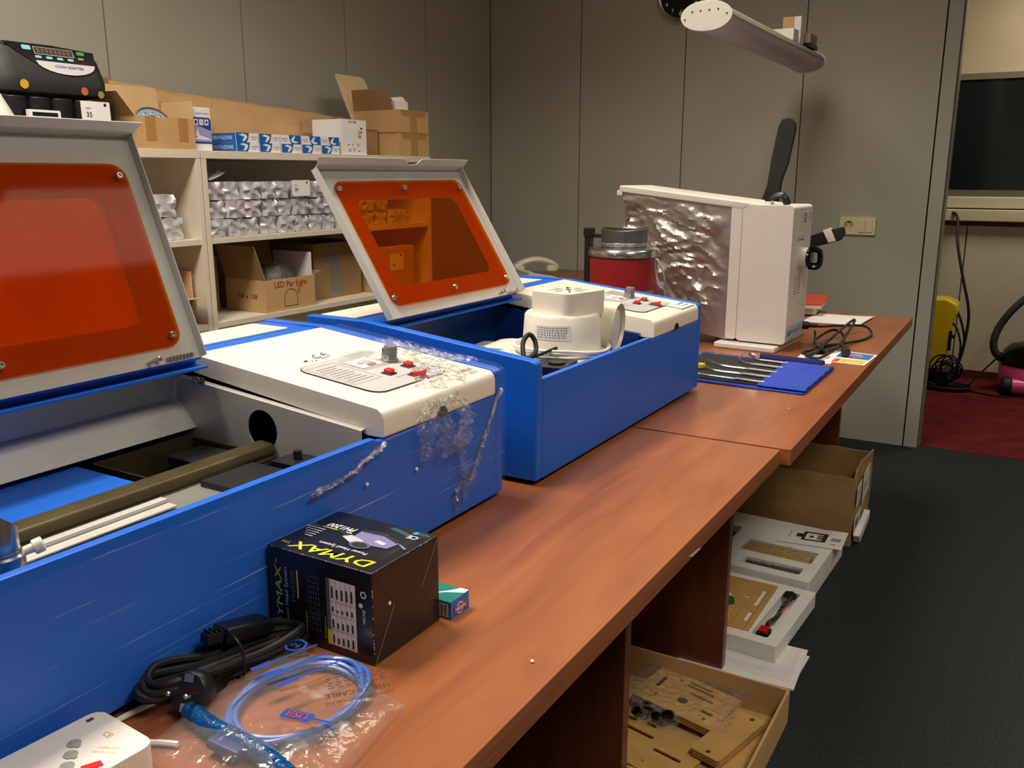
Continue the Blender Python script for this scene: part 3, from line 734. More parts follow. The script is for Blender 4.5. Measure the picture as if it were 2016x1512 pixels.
b.build('pin', m_chrome, t2)

# ================================================================ SHELVING and what stands on it
XF = -2.36
def shelf(label, y0, y1, zs, yname):
    t = thing('shelf_unit', label, 'shelf', (XF, y0, 0))
    MB().box(XL+0.002, XF, y0, y0+0.019, 0, 1.30).build('side_board', m_cream, t, bevel=0.001)
    MB().box(XL+0.002, XF, y1-0.019, y1, 0, 1.30).build('side_board', m_cream, t, bevel=0.001)
    MB().box(XL+0.002, XF+0.001, y0, y1, 1.30, 1.325).build('top_board', m_cream, t, bevel=0.001)
    for z in zs: MB().box(XL+0.01, XF-0.002, y0+0.019, y1-0.019, z-0.019, z).build('shelf_board', m_cream, t, bevel=0.001)
    MB().box(XL+0.002, XL+0.008, y0+0.019, y1-0.019, 0, 1.30).build('back_board', m_cream, t)
    return t
ZS = (1.045, 0.765, 0.45, 0.10)
shelf('cream open shelf unit at the left, carrying the black coin sorter', 0.80, 2.030, ZS, 0)
shelf('cream open shelf unit at the right, packed with silver foil pouches', 2.034, 3.285, ZS, 1)
ZT = 1.325
# open cardboard boxes
def carton(name, label, x0, x1, y0, y1, z0, h, flaps, mat=None, inn=None, cat='box', rz=0, group=None, th=0.004, extra=None, tape=True):
    """open carton; flaps: dict side -> (angle from vertical outwards in degrees, length)"""
    mat = mat or m_card; inn = inn or m_cardin
    cx, cy = (x0+x1)/2, (y0+y1)/2
    t = thing(name, label, cat, (cx, cy, z0), group)
    T = Matrix.Translation((cx, cy, z0)) @ mrot('Z', rz)
    a, c = (x1-x0)/2, (y1-y0)/2
    b = MB(T).box(-a, a, -c, c, 0, th)
    b.box(-a, -a+th, -c, c, th, h).box(a-th, a, -c, c, th, h).box(-a+th, a-th, -c, -c+th, th, h).box(-a+th, a-th, c-th, c, th, h)
    if tape:
        b.box(a-0.0002, a+0.0006, -0.022, 0.022, 0.0, h*0.85, 1)
    b.build('body', [mat, m_tape], t)
    for s, (ang, ln) in flaps.items():
        q = math.radians(ang); sn, cs = math.sin(q), math.cos(q)
        if s == '+x': o_, u_, out = (a, -c, h), (0, 1, 0), (1, 0, 0); wd = 2*c
        if s == '-x': o_, u_, out = (-a, c, h), (0, -1, 0), (-1, 0, 0); wd = 2*c
        if s == '+y': o_, u_, out = (a, c, h), (-1, 0, 0), (0, 1, 0); wd = 2*a
        if s == '-y': o_, u_, out = (-a, -c, h), (1, 0, 0), (0, -1, 0); wd = 2*a
        v_ = Vector(out)*sn+Vector((0, 0, cs))
        F = Fr(o_, u_, v_)
        MB(T).plate(F, [(0.002, 0), (wd-0.002, 0), (wd-0.008, ln), (0.008, ln)], -th, 0).build('flap', inn if ang > 0 else mat, t)
    return t, T
# --- top of the shelves, left to right
# coin sorter
t = thing('coin_sorter', 'black coin sorter on top of the left shelf unit', 'coin sorter', (XF-0.12, 1.56, ZT))
cx, cy = -2.47, 1.57
T = Matrix.Translation((cx, cy, ZT)) @ mrot('Z', 0)
b = MB(T).prism([(-0.17, 0.0), (0.165, 0.0), (0.165, 0.115), (-0.15, 0.13), (-0.17, 0.125)], 'x', -0.12, 0.095)
for k in range(5): b.lathe([(0.035, 0), (0.035, 0.126)], (0.087, -0.125+k*0.066, 0), n=20)
b.build('coin_cups', m_black, t, bevel=0.003)
b = MB(T)
zc = lambda z_: 0.135+(z_-0.085)*0.73
prof = [(0.115, 0.085), (0.118, 0.15), (0.085, 0.262), (0.02, 0.268), (-0.10, 0.23), (-0.12, 0.085)]
prof2 = [(0.115, 0.085), (0.118, 0.15), (0.085, 0.24), (0.02, 0.245), (-0.10, 0.22), (-0.12, 0.085)]
k = len(prof)
vs_ = [(x_*0.75, -0.165, zc(0.085+(z_-0.085)*0.9)) for x_, z_ in prof2]+[(x_, -0.12, zc(z_)) for x_, z_ in prof]+[(x_, 0.0, zc(z_)) for x_, z_ in prof]+[(x_, 0.115, zc(z_-0.012*(z_ > 0.1))) for x_, z_ in prof]+[(x_*0.9, 0.145, zc(0.085+(z_-0.085)*0.9)) for x_, z_ in prof2]
fs = [tuple(range(k))[::-1], tuple(range(4*k, 5*k))]
for j in range(4):
    for i in range(k): fs.append((j*k+i, j*k+(i+1) % k, (j+1)*k+(i+1) % k, (j+1)*k+i))
b.add(vs_, fs); b.build('housing', M('black_textured', srgb(30, 30, 31), 0.5, bump=0.15, bscale=500), t, bevel=0.006)
pv = Vector((0.085-0.118, 0, 0.112*0.73)).normalized()
F = Fr(T @ Vector((0.118, 0, zc(0.15))), (0, 1, 0), pv); PS = 0.77
F.v = F.v*PS
b = MB()
b.decal(F, [(-0.135, 0.112), (-0.10, 0.075), (-0.055, 0.040), (0.0, 0.012), (0.045, 0.006), (0.09, 0.022), (0.12, 0.05), (0.125, 0.104), (0, 0.114)], 0, 0.002)
b.decal(F, [(-0.058, 0.052), (0.115, 0.052)]+[(0.0285+0.0865*math.cos(math.radians(a)), 0.052-0.044*math.sin(math.radians(a))) for a in range(10, 175, 15)], 1, 0.003)
b.text(F, 'COIN SORTER', 0.035, 0.036, w=0.085, m=2, off=0.004, bold=True)
b.decal(F, rr(-0.055, 0.075, 0.06, 0.103, 0.002), 3, 0.0035, holes=[rr(-0.053, 0.077, 0.058, 0.101, 0.002)]); b.rect(F, -0.053, 0.077, 0.058, 0.101, 4, 0.003)
for k in range(8): b.rect(F, -0.047+k*0.0125, 0.081, -0.039+k*0.0125, 0.097, 5, 0.004)
for k in range(4): b.decal(F, rr(-0.056+k*0.031, 0.061, -0.038+k*0.031, 0.070, 0.003), 6, 0.0035)
b.decal(F, rr(-0.086, 0.088, -0.061, 0.104, 0.004), 6, 0.0035); b.decal(F, rr(0.07, 0.088, 0.094, 0.101, 0.004), 7, 0.0035); b.decal(F, rr(0.07, 0.070, 0.088, 0.078, 0.003), 9, 0.0035)
F3 = Fr(T @ Vector((0.117, 0, 0.130)), (0, 1, 0), (0.0, 0, 1))
b.decal(F3, circ(-0.105, 0.026, 0.012, 20), 8, 0.002); b.decal(F3, circ(0.068, 0.02, 0.011, 20), 10, 0.002); b.decal(F3, circ(0.118, 0.014, 0.010, 20), 9, 0.002)
b.build('control_panel', [m_blackg, M('silver_print', srgb(190, 188, 190), 0.3), m_pnavy, m_steel, M('display_dark', srgb(40, 30, 22), 0.3), M('display_segment', srgb(92, 72, 52), 0.4), M('key_cyan', srgb(120, 196, 208), 0.4), m_green, M('coin_gold', srgb(222, 178, 60), 0.35, 0.2), M('coin_olive', srgb(150, 140, 60), 0.4), M('coin_copper', srgb(208, 110, 80), 0.35, 0.2)], t)
tg = thing('price_tag', 'white paper tag marked 35 stuck on the front of the coin sorter', 'tag', (XF+0.01, 1.655, ZT))
F = Fr((XF+0.018, 1.66, ZT+0.062), (0, 1, 0), (-0.03, 0, 1))
MB().plate(F, rr(-0.045, 0, 0.045, 0.062, 0.003), 0, 0.0015).text(F, '35', -0.022, 0.026, h=0.014, m=1, off=0.002, bold=True).text(F, '20/60', -0.024, 0.043, h=0.005, m=1, off=0.002).rect(F, 0.026, 0.05, 0.034, 0.058, 1, 0.002).build('card', [m_paper, m_ink], tg)
tg = thing('price_tag', 'white tag with a dark strip, left of the tag marked 35', 'tag', (XF, 1.50, ZT))
F = Fr((XF+0.022, 1.500, ZT+0.055), (0, 1, 0), (-0.03, 0, 1))
MB().plate(F, rr(-0.048, 0, 0.042, 0.036, 0.003), 0, 0.012).rect(F, -0.038, 0.020, 0.034, 0.030, 1, 0.0125).build('card', [m_paper, m_glassd], tg)
t = thing('plastic_bottle', 'white plastic jar at the left edge, beside the coin sorter', 'jar', (XF-0.02, 1.33, ZT))
MB().lathe([(0.055, 0), (0.062, 0.01), (0.060, 0.06), (0.028, 0.125), (0.02, 0.14), (0.0, 0.142)], (XF+0.01, 1.365, ZT), n=28).build('jar_body', m_white, t, smooth=True)
# long flat carton against the wall, and smaller old carton
t = thing('long_carton', 'long worn cardboard carton lying along the wall on top of the shelves', 'box', (-2.64, 2.0, ZT))
b = MB()
def lc(y_, z_, s): return (z_+0.006*nz((y_*3, s, 0), 2, s))
b.grid(lambda u_, v_: (-2.575+0.006*nz((u_*7, v_*3, 0), 1, 5), 1.98+u_*1.03, ZT+v_*(0.195-0.045*u_)), 40, 6)
b.grid(lambda u_, v_: (-2.575-v_*0.06, 1.98+u_*1.03, ZT+0.195-0.045*u_+0.008*nz((u_*9, v_*2, 1), 1, 3)+0.006*v_), 40, 4)
b.grid(lambda u_, v_: (-2.735+0.0*u_, 1.98+u_*1.03, ZT+v_*(0.225-0.05*u_)), 40, 4)
b.grid(lambda u_, v_: (-2.735+v_*0.035, 1.98+u_*1.03, ZT+0.225-0.05*u_+0.008*nz((u_*11, v_*2, 1), 1, 7)-0.012*v_), 40, 3)
b.box(-2.735, -2.575, 1.976, 1.98, ZT, ZT+0.2); b.box(-2.735, -2.575, 3.008, 3.012, ZT, ZT+0.15)
b.build('carton_body', m_card, t, solid=0.004)
MB().box(-2.577, -2.5735, 2.28, 2.283, ZT, ZT+0.17).box(-2.577, -2.5735, 2.72, 2.722, ZT, ZT+0.16).box(-2.5735, -2.5715, 2.9, 2.94, ZT+0.1, ZT+0.152).build('seam_tape', m_cardd, t)
t = thing('old_carton', 'worn cardboard carton with open flap behind the coin sorter', 'box', (-2.62, 1.85, ZT))
b = MB().box(-2.70, -2.53, 1.755, 1.885, ZT, ZT+0.165).box(-2.64, -2.60, 1.80, 1.90, ZT+0.165, ZT+0.225)
b.build('carton_body', m_cardd, t, bevel=0.004)
MB().add([(-2.53, 1.755, ZT+0.165), (-2.53, 1.80, ZT+0.165), (-2.50, 1.79, ZT+0.21), (-2.50, 1.755, ZT+0.19)], [(0, 1, 2, 3)]).build('flap', m_card, t, solid=0.003)
F = Fr((-2.53, 1.755, ZT), (0, 1, 0), (0, 0, 1))
MB().decal(F, rr(0.055, 0.01, 0.115, 0.055, 0.003), 0, 0.0006, holes=[rr(0.057, 0.012, 0.113, 0.053, 0.002)]).rect(F, 0.062, 0.018, 0.082, 0.047, 0, 0.0008).text(F, 'CE', 0.098, 0.032, h=0.014, off=0.0008).build('printing', m_ink, t)
# open box with round LED module
t, T = carton('cardboard_box', 'open cardboard box with a round lamp head poking out, on the left shelf unit', -2.52, XF-0.005, 1.805, 2.02, ZT, 0.095, {'-x': (6, 0.10), '-y': (38, 0.085), '+y': (4, 0.055)}, tape=False)
for yy in (1.838, 1.958): MB().box(XF-0.0052, XF-0.0044, yy, yy+0.036, ZT+0.025, ZT+0.0955).build('tape_strip', m_tape, t)
t = thing('spot_lamp', 'round clear lamp head standing in the open cardboard box on top of the shelf', 'lamp', (-2.44, 1.93, ZT+0.005))
o = Vector((-2.44, 1.925, ZT+0.065)); nd = Vector((0.85, -0.12, 0.42)).normalized()
MB().lathe([(0.066, -0.012), (0.069, 0), (0.069, 0.010), (0.065, 0.012), (0.064, 0.006), (0.0, 0.006)], o, nd, 40).build('rim', m_frame, t, smooth=True)
b = MB(); su = nd.cross(Vector((0, 0, 1))).normalized(); sv = su.cross(nd)
b.lathe([(0.063, 0.006), (0.060, 0.009), (0, 0.009)], o, nd, 36)
for rad, n_ in ((0.018, 5), (0.044, 11)):
    for k in range(n_):
        a = 2*PI*k/n_; c_ = o+su*rad*math.cos(a)+sv*rad*math.sin(a); b.lathe([(0.008, 0.009), (0.0085, 0.012), (0.006, 0.014), (0.003, 0.011), (0, 0.011)], c_, nd, 14)
b.build('lens_array', m_lens, t, smooth=True)
# leaflet-like retail box
t = thing('bulb_box', 'tall white and blue retail box between the open carton and the small lamp boxes', 'box', (XF-0.06, 2.05, ZT))
x1 = XF-0.03
b = MB().box(x1-0.12, x1, 2.032, 2.108, ZT, ZT+0.135, 0)
F = Fr((x1, 2.032, ZT), (0, 1, 0), (0, 0, 1))
b.decal(F, [(0, 0.022), (0.076, 0.022), (0.076, 0.095), (0.070, 0.104), (0, 0.104)], 1)
b.decal(F, [(0, 0.028), (0.076, 0.028), (0.076, 0.062), (0, 0.085)], 3, 0.0006)
b.decal(F, [(0.0, 0.035), (0.03, 0.048), (0.076, 0.035)], 0, 0.0008); b.decal(F, [(0.01, 0.045), (0.02, 0.072), (0.028, 0.045)], 0, 0.0009)
for k in range(3): b.rect(F, 0.008+k*0.021, 0.080, 0.024+k*0.021, 0.098, 0, 0.0010); b.rect(F, 0.012+k*0.021, 0.084, 0.020+k*0.021, 0.094, (2, 4, 1)[k], 0.0012)
b.text(F, 'PINNACLE SERIES', 0.045, 0.116, w=0.05, m=1, off=0.0008)
b.build('box_body', [m_paper, m_pnavy, m_ink, M('print_lilac', srgb(150, 160, 210), 0.4), M('print_gold', srgb(214, 190, 100), 0.5)], t, bevel=0.0008)
# ten small lamp boxes in two layers
ORD = ['first', 'second', 'third', 'fourth', 'fifth', 'sixth', 'seventh', 'eighth', 'ninth', 'tenth', 'eleventh', 'twelfth']
m_pwhite = M('print_white', srgb(238, 238, 242), 0.4)
def leafbox(loc, label, flip):
    t = thing('lamp_box', label, 'box', loc, 'small blue and white lamp boxes on top of the right shelf unit')
    W, Hh, D = 0.098, 0.0305, 0.19
    b = MB().box(-D, 0, 0.0, W, 0, Hh, 0)
    F = Fr((0, 0, 0), (0, 1, 0), (0, 0, 1)) 
    s = (lambda a: W-a) if flip else (lambda a: a)
    pts = [(s(0.0), 0.0), (s(0.046), 0.0), (s(0.054), 0.012), (s(0.058), Hh), (s(0.0), Hh)]
    b.decal(F, pts, 3, 0.0006); b.decal(F, [(s(0.0), 0), (s(0.043), 0), (s(0.051), 0.012), (s(0.054), Hh), (s(0.0), Hh)], 1, 0.0009)
    lf = [(0.012, 0.024), (0.028, 0.028), (0.046, 0.024), (0.050, 0.018), (0.044, 0.010), (0.034, 0.003), (0.027, 0.004), (0.033, 0.013), (0.036, 0.019), (0.024, 0.021)]
    if flip: lf = [(W-a, Hh-c) for a, c in lf]
    b.decal(F, lf, 2, 0.0013)
    b.rect(F, min(s(0.064), s(0.094)), 0.017, max(s(0.064), s(0.094)), 0.0185, 4, 0.0006); b.rect(F, min(s(0.070), s(0.086)), 0.010, max(s(0.070), s(0.086)), 0.0115, 4, 0.0006)
    F2 = Fr((-D, 0, 0), (1, 0, 0), (0, 0, 1))
    b.decal(F2, circ(0.04, Hh/2, 0.008, 18), 2, 0.0005, holes=[circ(0.04, Hh/2, 0.006, 18)])
    b.text(F2, 'DENTAZONE', 0.115, Hh/2, w=0.10, m=2, off=0.0006)
    b.build('box_body', [M('box_white', srgb(236, 234, 238), 0.45), m_pblue, m_pwhite, m_pnavy, m_print], t, local=True)
    return t
for k in range(5):
    for lv in range(2):
        flip = (lv == 1 and k >= 2)
        y_ = 2.193+k*0.1035
        t = leafbox((XF-0.008-0.002*((k*3+lv) % 3), y_, ZT+lv*0.031), 'small blue and white lamp box, %s layer, %s from the left of five' % (['lower', 'upper'][lv], ORD[k]), flip)
        if k == 0:   # its long side faces the room in blue
            c0 = t.children[0]; me = c0.data
        if k == 0:
            MB().box(-0.191, -0.002, -0.0012, 0.0, 0.0005, 0.0300).build('blue_side', m_pblue, t, local=True)
            F2 = Fr((-0.19, -0.0012, 0), (1, 0, 0), (0, 0, 1))
            MB().decal(F2, circ(0.05, 0.015, 0.009, 18), 0, 0.0005, holes=[circ(0.05, 0.015, 0.0065, 18)]).text(F2, 'DENTAZONE', 0.125, 0.015, w=0.10, off=0.0006).build('side_print', m_pwhite, t, local=True)
# plain white box with energy label
t = thing('white_carton', 'plain white retail box with energy label, right of the small lamp boxes', 'box', (XF-0.06, 2.80, ZT))
b = MB().box(XF-0.16, XF-0.012, 2.725, 2.872, ZT, ZT+0.132, 0)
F = Fr((XF-0.012, 2.725, ZT), (0, 1, 0), (0, 0, 1))
b.text(F, 'SLW 9290', 0.065, 0.123, w=0.045, m=1, bold=True)
for k, c_ in enumerate((2, 3, 4, 5)): b.rect(F, 0.098, 0.086-k*0.007, 0.106+k*0.003, 0.092-k*0.007, c_, 0.0006)
b.rect(F, 0.112, 0.096, 0.122, 0.104, 1); b.rect(F, 0.112, 0.082, 0.120, 0.090, 1)
b.text(F, 'CE', 0.045, 0.016, h=0.010, m=1); b.text(F, 'R', 0.072, 0.018, h=0.011, m=1); b.rect(F, 0.035, 0.036, 0.045, 0.039, 1); b.rect(F, 0.06, 0.036, 0.066, 0.039, 1); b.rect(F, 0.092, 0.032, 0.098, 0.042, 5); b.rect(F, 0.096, 0.012, 0.108, 0.015, 1)
b.build('box_body', [m_paper, m_ink, M('e_green', srgb(60, 170, 80), 0.5), M('e_lime', srgb(200, 210, 60), 0.5), M('e_orange', srgb(240, 170, 60), 0.5), M('e_red', srgb(226, 80, 50), 0.5)], t, bevel=0.0008)
# two stacked cardboard cartons with a tall raised flap
def tcarton(label, z0, h, y0, y1):
    t = thing('shipping_carton', label, 'box', (XF-0.11, (y0+y1)/2, z0), 'stacked shipping cartons at the right end of the shelf top')
    MB().box(XF-0.24, XF-0.004, y0, y1, z0, z0+h).build('carton_body', m_card, t, bevel=0.0015)
    F = Fr((XF-0.004, y0, z0), (0, 1, 0), (0, 0, 1)); w_ = y1-y0
    MB().plate(F, [(w_*0.40, 0.0), (w_*0.62, 0.0), (w_*0.62, h*0.72), (w_*0.86, h*0.74), (w_*0.95, h), (w_*0.08, h), (w_*0.14, h*0.76), (w_*0.40, h*0.74)], 0, 0.0007).build('tape', m_tape, t)
    return t
tcarton('closed cardboard carton at the right end of the shelf top, under the open one', ZT, 0.094, 3.068, 3.285)
t = tcarton('open cardboard carton with raised white-lined flap, topmost at the right end of the shelf', ZT+0.095, 0.092, 3.064, 3.282)
z = ZT+0.187
MB().plate(Fr((XF-0.235, 3.064, z), (0, -1, 0), (0.0, -0.10, 1)), [(0, 0), (0.001, 0), (0.001, 0.001)], 0, 0.001).build('tape_end', m_tape, t)
MB().plate(Fr((XF-0.235, 3.066, z), (1, 0, 0), (0, -0.25, 1)), [(0, 0), (0.21, 0), (0.195, 0.085), (0.01, 0.085)], 0, 0.003).build('flap', m_cardd, t)
MB().plate(Fr((XF-0.24, 3.07, z-0.005), (0, 1, 0), (-0.25, -0.35, 1)), [(-0.04, -0.05), (0.17, 0), (0.165, 0.155), (0.15, 0.165), (-0.01, 0.165), (-0.02, 0.155)], 0, 0.003).build('tall_flap', M('cardboard_whitish', srgb(226, 196, 160), 0.8), t)
tt = thing('white_packet', 'torn white packet sticking out of the topmost open carton', 'packet', (XF-0.12, 3.16, z-0.0))
b = MB().box(XF-0.14, XF-0.05, 3.11, 3.20, z, z+0.038).add([(XF-0.05, 3.11, z+0.03), (XF-0.05, 3.20, z+0.03), (XF-0.075, 3.195, z+0.06), (XF-0.08, 3.12, z+0.052)], [(0, 1, 2, 3)])
b.build('packet_body', m_paper, tt)
t = thing('shipping_carton', 'cardboard carton behind the white retail box, with a slanted open flap', 'box', (XF-0.31, 2.97, ZT))
MB().box(XF-0.245, XF-0.10, 2.885, 3.055, ZT, ZT+0.105).build('carton_body', m_cardd, t, bevel=0.0015)
MB().plate(Fr((XF-0.10, 2.885, ZT+0.105), (0, 1, 0), (0.3, 0, 1)), [(0.0, 0), (0.17, 0), (0.10, 0.035), (0.0, 0.04)], 0, 0.003).build('flap', m_card, t)

# --- silver foil pouches
def pouch_mesh(seed):
    b = MB(); rnd = random.Random(seed)
    W, Hh, D = 0.070, 0.058, 0.13
    n = 7
    bm = bmesh.new(); bmesh.ops.create_cube(bm, size=1.0); bmesh.ops.subdivide_edges(bm, edges=bm.edges, cuts=n, use_grid_fill=True)
    for v_ in bm.verts:
        c = v_.co
        pin = 1-0.10*max(0, (abs(c.x)*2)**6)
        x_, y_, z_ = c.x*D, c.y*W*pin, (c.z+0.5)*Hh
        p = Vector((c.x*3+seed*3.1, c.y*3, c.z*3))
        d = noise.noise_vector(p)*0.0042+noise.noise_vector(p*2.3)*0.0014
        x_ += d.x; y_ += d.y; z_ = max(0.0005, z_+d.z*(0.3 if c.z < -0.45 else 1))
        if c.x > 0.49:   # folded end facing the room: creases radiating from a knot
            r_ = math.hypot(c.y, c.z); x_ += 0.006*(0.5-r_)+0.0035*math.sin(math.atan2(c.z, c.y)*5+seed)*r_*2
        v_.co = (x_, y_, z_)
    me = bpy.data.meshes.new('foil_pouch'); bm.to_mesh(me); bm.free()
    me.materials.append(m_silver); me.polygons.foreach_set('use_smooth', [True]*len(me.polygons)); me.set_sharp_from_angle(angle=math.radians(24))
    return me
PM = [pouch_mesh(i+1) for i in range(6)]
GP = 'silver foil pouches on the middle shelf'
cnt = 0
def pouch(loc, label, sc=(1, 1, 1), rz=0, grp=GP):
    global cnt
    o = bpy.data.objects.new('foil_pouch', PM[cnt % 6]); COL.objects.link(o); cnt += 1
    o.location = loc; o.scale = sc; o.rotation_euler = (0, 0, rz)
    return tag(o, label, 'foil pouch', grp)
zs0 = ZS[0]+0.0008
RN = ['bottom', 'middle', 'top']
for row, n_ in ((0, 14), (1, 12), (2, 8)):
    for k in range(n_):
        y_ = 2.092+k*0.0785+0.004*math.sin(k*2.3+row)+(0.0 if row != 1 else 0.006)
        pouch((XF-0.075-0.004*((k*5+row*3) % 4), y_, zs0+row*0.0605), 'silver foil pouch in the %s row of the middle shelf, %s' % (RN[row], ORD[k]+' from the left' if k < 12 else ['second from the right end', 'last at the right end'][k-12]), (1, 1.05, 1.0), 0.06*math.sin(k*1.7+row))
t = thing('foil_scrap', 'loose flap of silver foil lying on the left end of the top pouch row', 'foil', (XF-0.06, 2.12, zs0+0.18))
MB().grid(lambda u_, v_: (XF-0.10+v_*0.07, 2.085+u_*0.07, zs0+0.184+u_*0.030+0.004*math.sin(v_*9+u_*3)), 12, 10).build('foil', m_silver, t, solid=0.001, smooth=True)
t = thing('price_tag', 'white tag marked 39 stuck on the top row of foil pouches', 'tag', (XF, 2.44, zs0+0.125))
F = Fr((XF+0.003, 2.475, zs0+0.128), (0, 1, 0), (-0.02, 0, 1))
MB().plate(F, rr(-0.045, 0, 0.045, 0.056, 0.003), 0, 0.0012).text(F, '39', -0.025, 0.022, h=0.013, m=1, off=0.002, bold=True).text(F, 'DENTX', -0.025, 0.038, h=0.004, m=1, off=0.002).rect(F, 0.026, 0.044, 0.033, 0.052, 1, 0.002).build('card', [m_paper, m_ink], t)
# left bay: two wrapped rolls
for k, (y_, z_, s_) in enumerate(((1.915, zs0, 1.25), (1.895, zs0+0.073, 1.3))):
    pouch((XF-0.09, y_, z_), ['silver foil pouch at the right of the left shelf unit, lower of two', 'silver foil pouch at the right of the left shelf unit, upper of two'][k], (1, s_, 1.2), 0.05, 'silver foil pouches on the left shelf unit')
# lower bays
zl = ZS[1]+0.0008
t = thing('flat_board', 'dark flat cardboard pieces under the middle board of the left shelf unit', 'board', (XF-0.12, 1.86, zl+0.2))
t, T = carton('cardboard_box', 'open cardboard box with its flap sticking out of the left shelf unit', XF-0.26, XF-0.03, 1.70, 1.985, zl, 0.085, {'+x': (82, 0.075), '-x': (0, 0.13), '+y': (2, 0.09)}, mat=m_cardd)
bpy.data.objects.remove([o for o in COL.objects if o.name.startswith('flat_board')][0])
t, T = carton('lamp_carton', 'open cardboard box printed in red, holding a clear bag, in the lower right shelf bay', XF-0.215, XF-0.01, 2.285, 2.535, zl, 0.115, {'-x': (10, 0.14), '-y': (18, 0.13), '+y': (80, 0.05)}, inn=m_cardd, tape=False)
F = Fr((XF-0.01, 2.285, zl), (0, 1, 0), (0, 0, 1))
b = MB(); b.text(F, 'LED Par Light', 0.125, 0.092, w=0.165, m=0, bold=True)
b.decal(F, [(0.09, 0.012), (0.155, 0.012), (0.157, 0.05), (0.145, 0.07), (0.12, 0.078), (0.10, 0.068), (0.088, 0.05)], 1, 0.0005, holes=[[(0.092, 0.014), (0.153, 0.014), (0.155, 0.049), (0.144, 0.068), (0.12, 0.076), (0.101, 0.066), (0.09, 0.049)]])
b.decal(F, [(0.155, 0.115), (0.166, 0.09), (0.175, 0.055), (0.16, 0.06), (0.148, 0.045), (0.157, 0.08)], 2, 0.0007)
F2 = Fr((XF-0.215, 2.285, zl), (1, 0, 0), (0, 0, 1)); b.text(F2, '3W x 108', 0.11, 0.055, w=0.10, m=1)
b.build('printing', [M('print_red', srgb(170, 40, 30), 0.6), m_ink, m_tape], t)
MB(T).box(-0.1, 0.096, 0.119, 0.1195, 0.02, 0.20).build('white_liner', m_paper, t)
MB(T).box(-0.1, 0.0, -0.120, -0.1195, 0.06, 0.215).build('white_liner', m_paper, t)
tb = thing('bagged_lamp', 'dark lamp in a clear plastic bag inside the red-printed open box', 'bag', (XF-0.11, 2.41, zl+0.005))
b = MB().grid(lambda u_, v_: (XF-0.11+0.075*math.cos(2*PI*u_)*math.sin(PI*v_*0.98+0.01), 2.41+0.075*math.sin(2*PI*u_)*math.sin(PI*v_*0.98+0.01), zl+0.085-0.075*math.cos(PI*v_*0.98+0.01)+0.006*nz((u_*8, v_*5, 0), 1, 3)), 36, 18)
b.build('lamp_body', m_blackr, tb, smooth=True)
b = MB().grid(lambda u_, v_: (XF-0.11+0.086*math.cos(2*PI*u_)*math.sin(PI*v_*0.98+0.01)*(1+0.1*nz((u_*9, v_*9, 0), 1)), 2.41+0.088*math.sin(2*PI*u_)*math.sin(PI*v_*0.98+0.01)*(1+0.1*nz((u_*9, v_*9, 5), 1)), zl+0.09-0.082*math.cos(PI*v_*0.98+0.01)+0.008*nz((u_*12, v_*6, 0), 1, 3)), 40, 20)
b.build('bag', m_wrapc, tb, smooth=True, fix=False)
t, T = carton('cardboard_box', 'dark cardboard box with small grey print, in the lower right shelf bay', XF-0.33, XF-0.09, 2.62, 2.90, zl, 0.22, {}, mat=m_cardd, inn=m_cardd, tape=False)
F = Fr((XF-0.09, 2.62, zl), (0, 1, 0), (0, 0, 1)); MB().rect(F, 0.09, 0.09, 0.15, 0.18, 0).rect(F, 0.09, 0.02, 0.17, 0.08, 0).build('label', m_print, t)
t = thing('cardboard_box', 'closed cardboard box tagged 43, seen through the orange lid window', 'box', (XF-0.12, 3.06, zl))
MB().box(XF-0.25, XF-0.02, 2.935, 3.175, zl, zl+0.185).build('body', m_card, t, bevel=0.002)
F = Fr((XF-0.02, 2.935, zl), (0, 1, 0), (0, 0, 1))
MB().rect(F, 0.072, 0.085, 0.165, 0.155, 0).text(F, '43', 0.10, 0.108, h=0.014, m=1, bold=True).rect(F, 0.142, 0.142, 0.152, 0.151, 1, 0.0008).build('tag', [m_paper, m_ink], t)
t, T = carton('cardboard_box', 'brown cardboard box at the back left of the lower right shelf bay', XF-0.37, XF-0.20, 2.07, 2.24, zl, 0.20, {}, mat=m_cardd, tape=False)

# ================================================================ FAR CORNER: telephone, small things
t = thing('telephone', 'cream desk telephone in the far corner behind the second engraver', 'telephone', (-2.0, 3.86, DT))
T = Matrix.Translation((-2.095, 3.82, DT)) @ mrot('Z', -42)
m_phone = M('phone_cream', srgb(206, 206, 184), 0.4)
MB(T).prism([(-0.10, 0), (0.10, 0), (0.10, 0.022), (-0.10, 0.06)], 'x', -0.11, 0.11).build('phone_base', m_phone, t, bevel=0.005)
b = MB(T)
def hs(u_, v_):
    y_ = -0.11+0.22*u_; h_ = 0.062+0.038*math.sin(PI*u_)**0.7; w_ = 0.026 if 0.2 < u_ < 0.8 else 0.031
    a = 2*PI*v_; return (-0.085+w_*math.cos(a), y_, h_+0.016*math.sin(a)+0.0)
b.grid(hs, 24, 16); b.lathe([(0.03, 0), (0.033, 0.012), (0.028, 0.03)], (-0.085, -0.088, 0.052), n=20).lathe([(0.03, 0), (0.033, 0.012), (0.028, 0.03)], (-0.085, 0.088, 0.045), n=20)
b.build('handset', m_phone, t, smooth=True, fix=False)
b = MB(T)
F = Fr((0, 0, 0.0425), (1, 0, 0), (0, 1, -0.19))
for i in range(3):
    for j in range(4): b.fbox(F, 0.0+i*0.022, 0.014+i*0.022, -0.05+j*0.022, -0.037+j*0.022, 0, 0.005)
b.fbox(F, -0.04, 0.09, 0.055, 0.08, 0.0, 0.004)
b.build('keypad', M('phone_keys', srgb(90, 90, 84), 0.5), t)
t = thing('small_carton', 'small bright box on the far desk seen through the orange window', 'box', (-2.10, 3.55, DT))
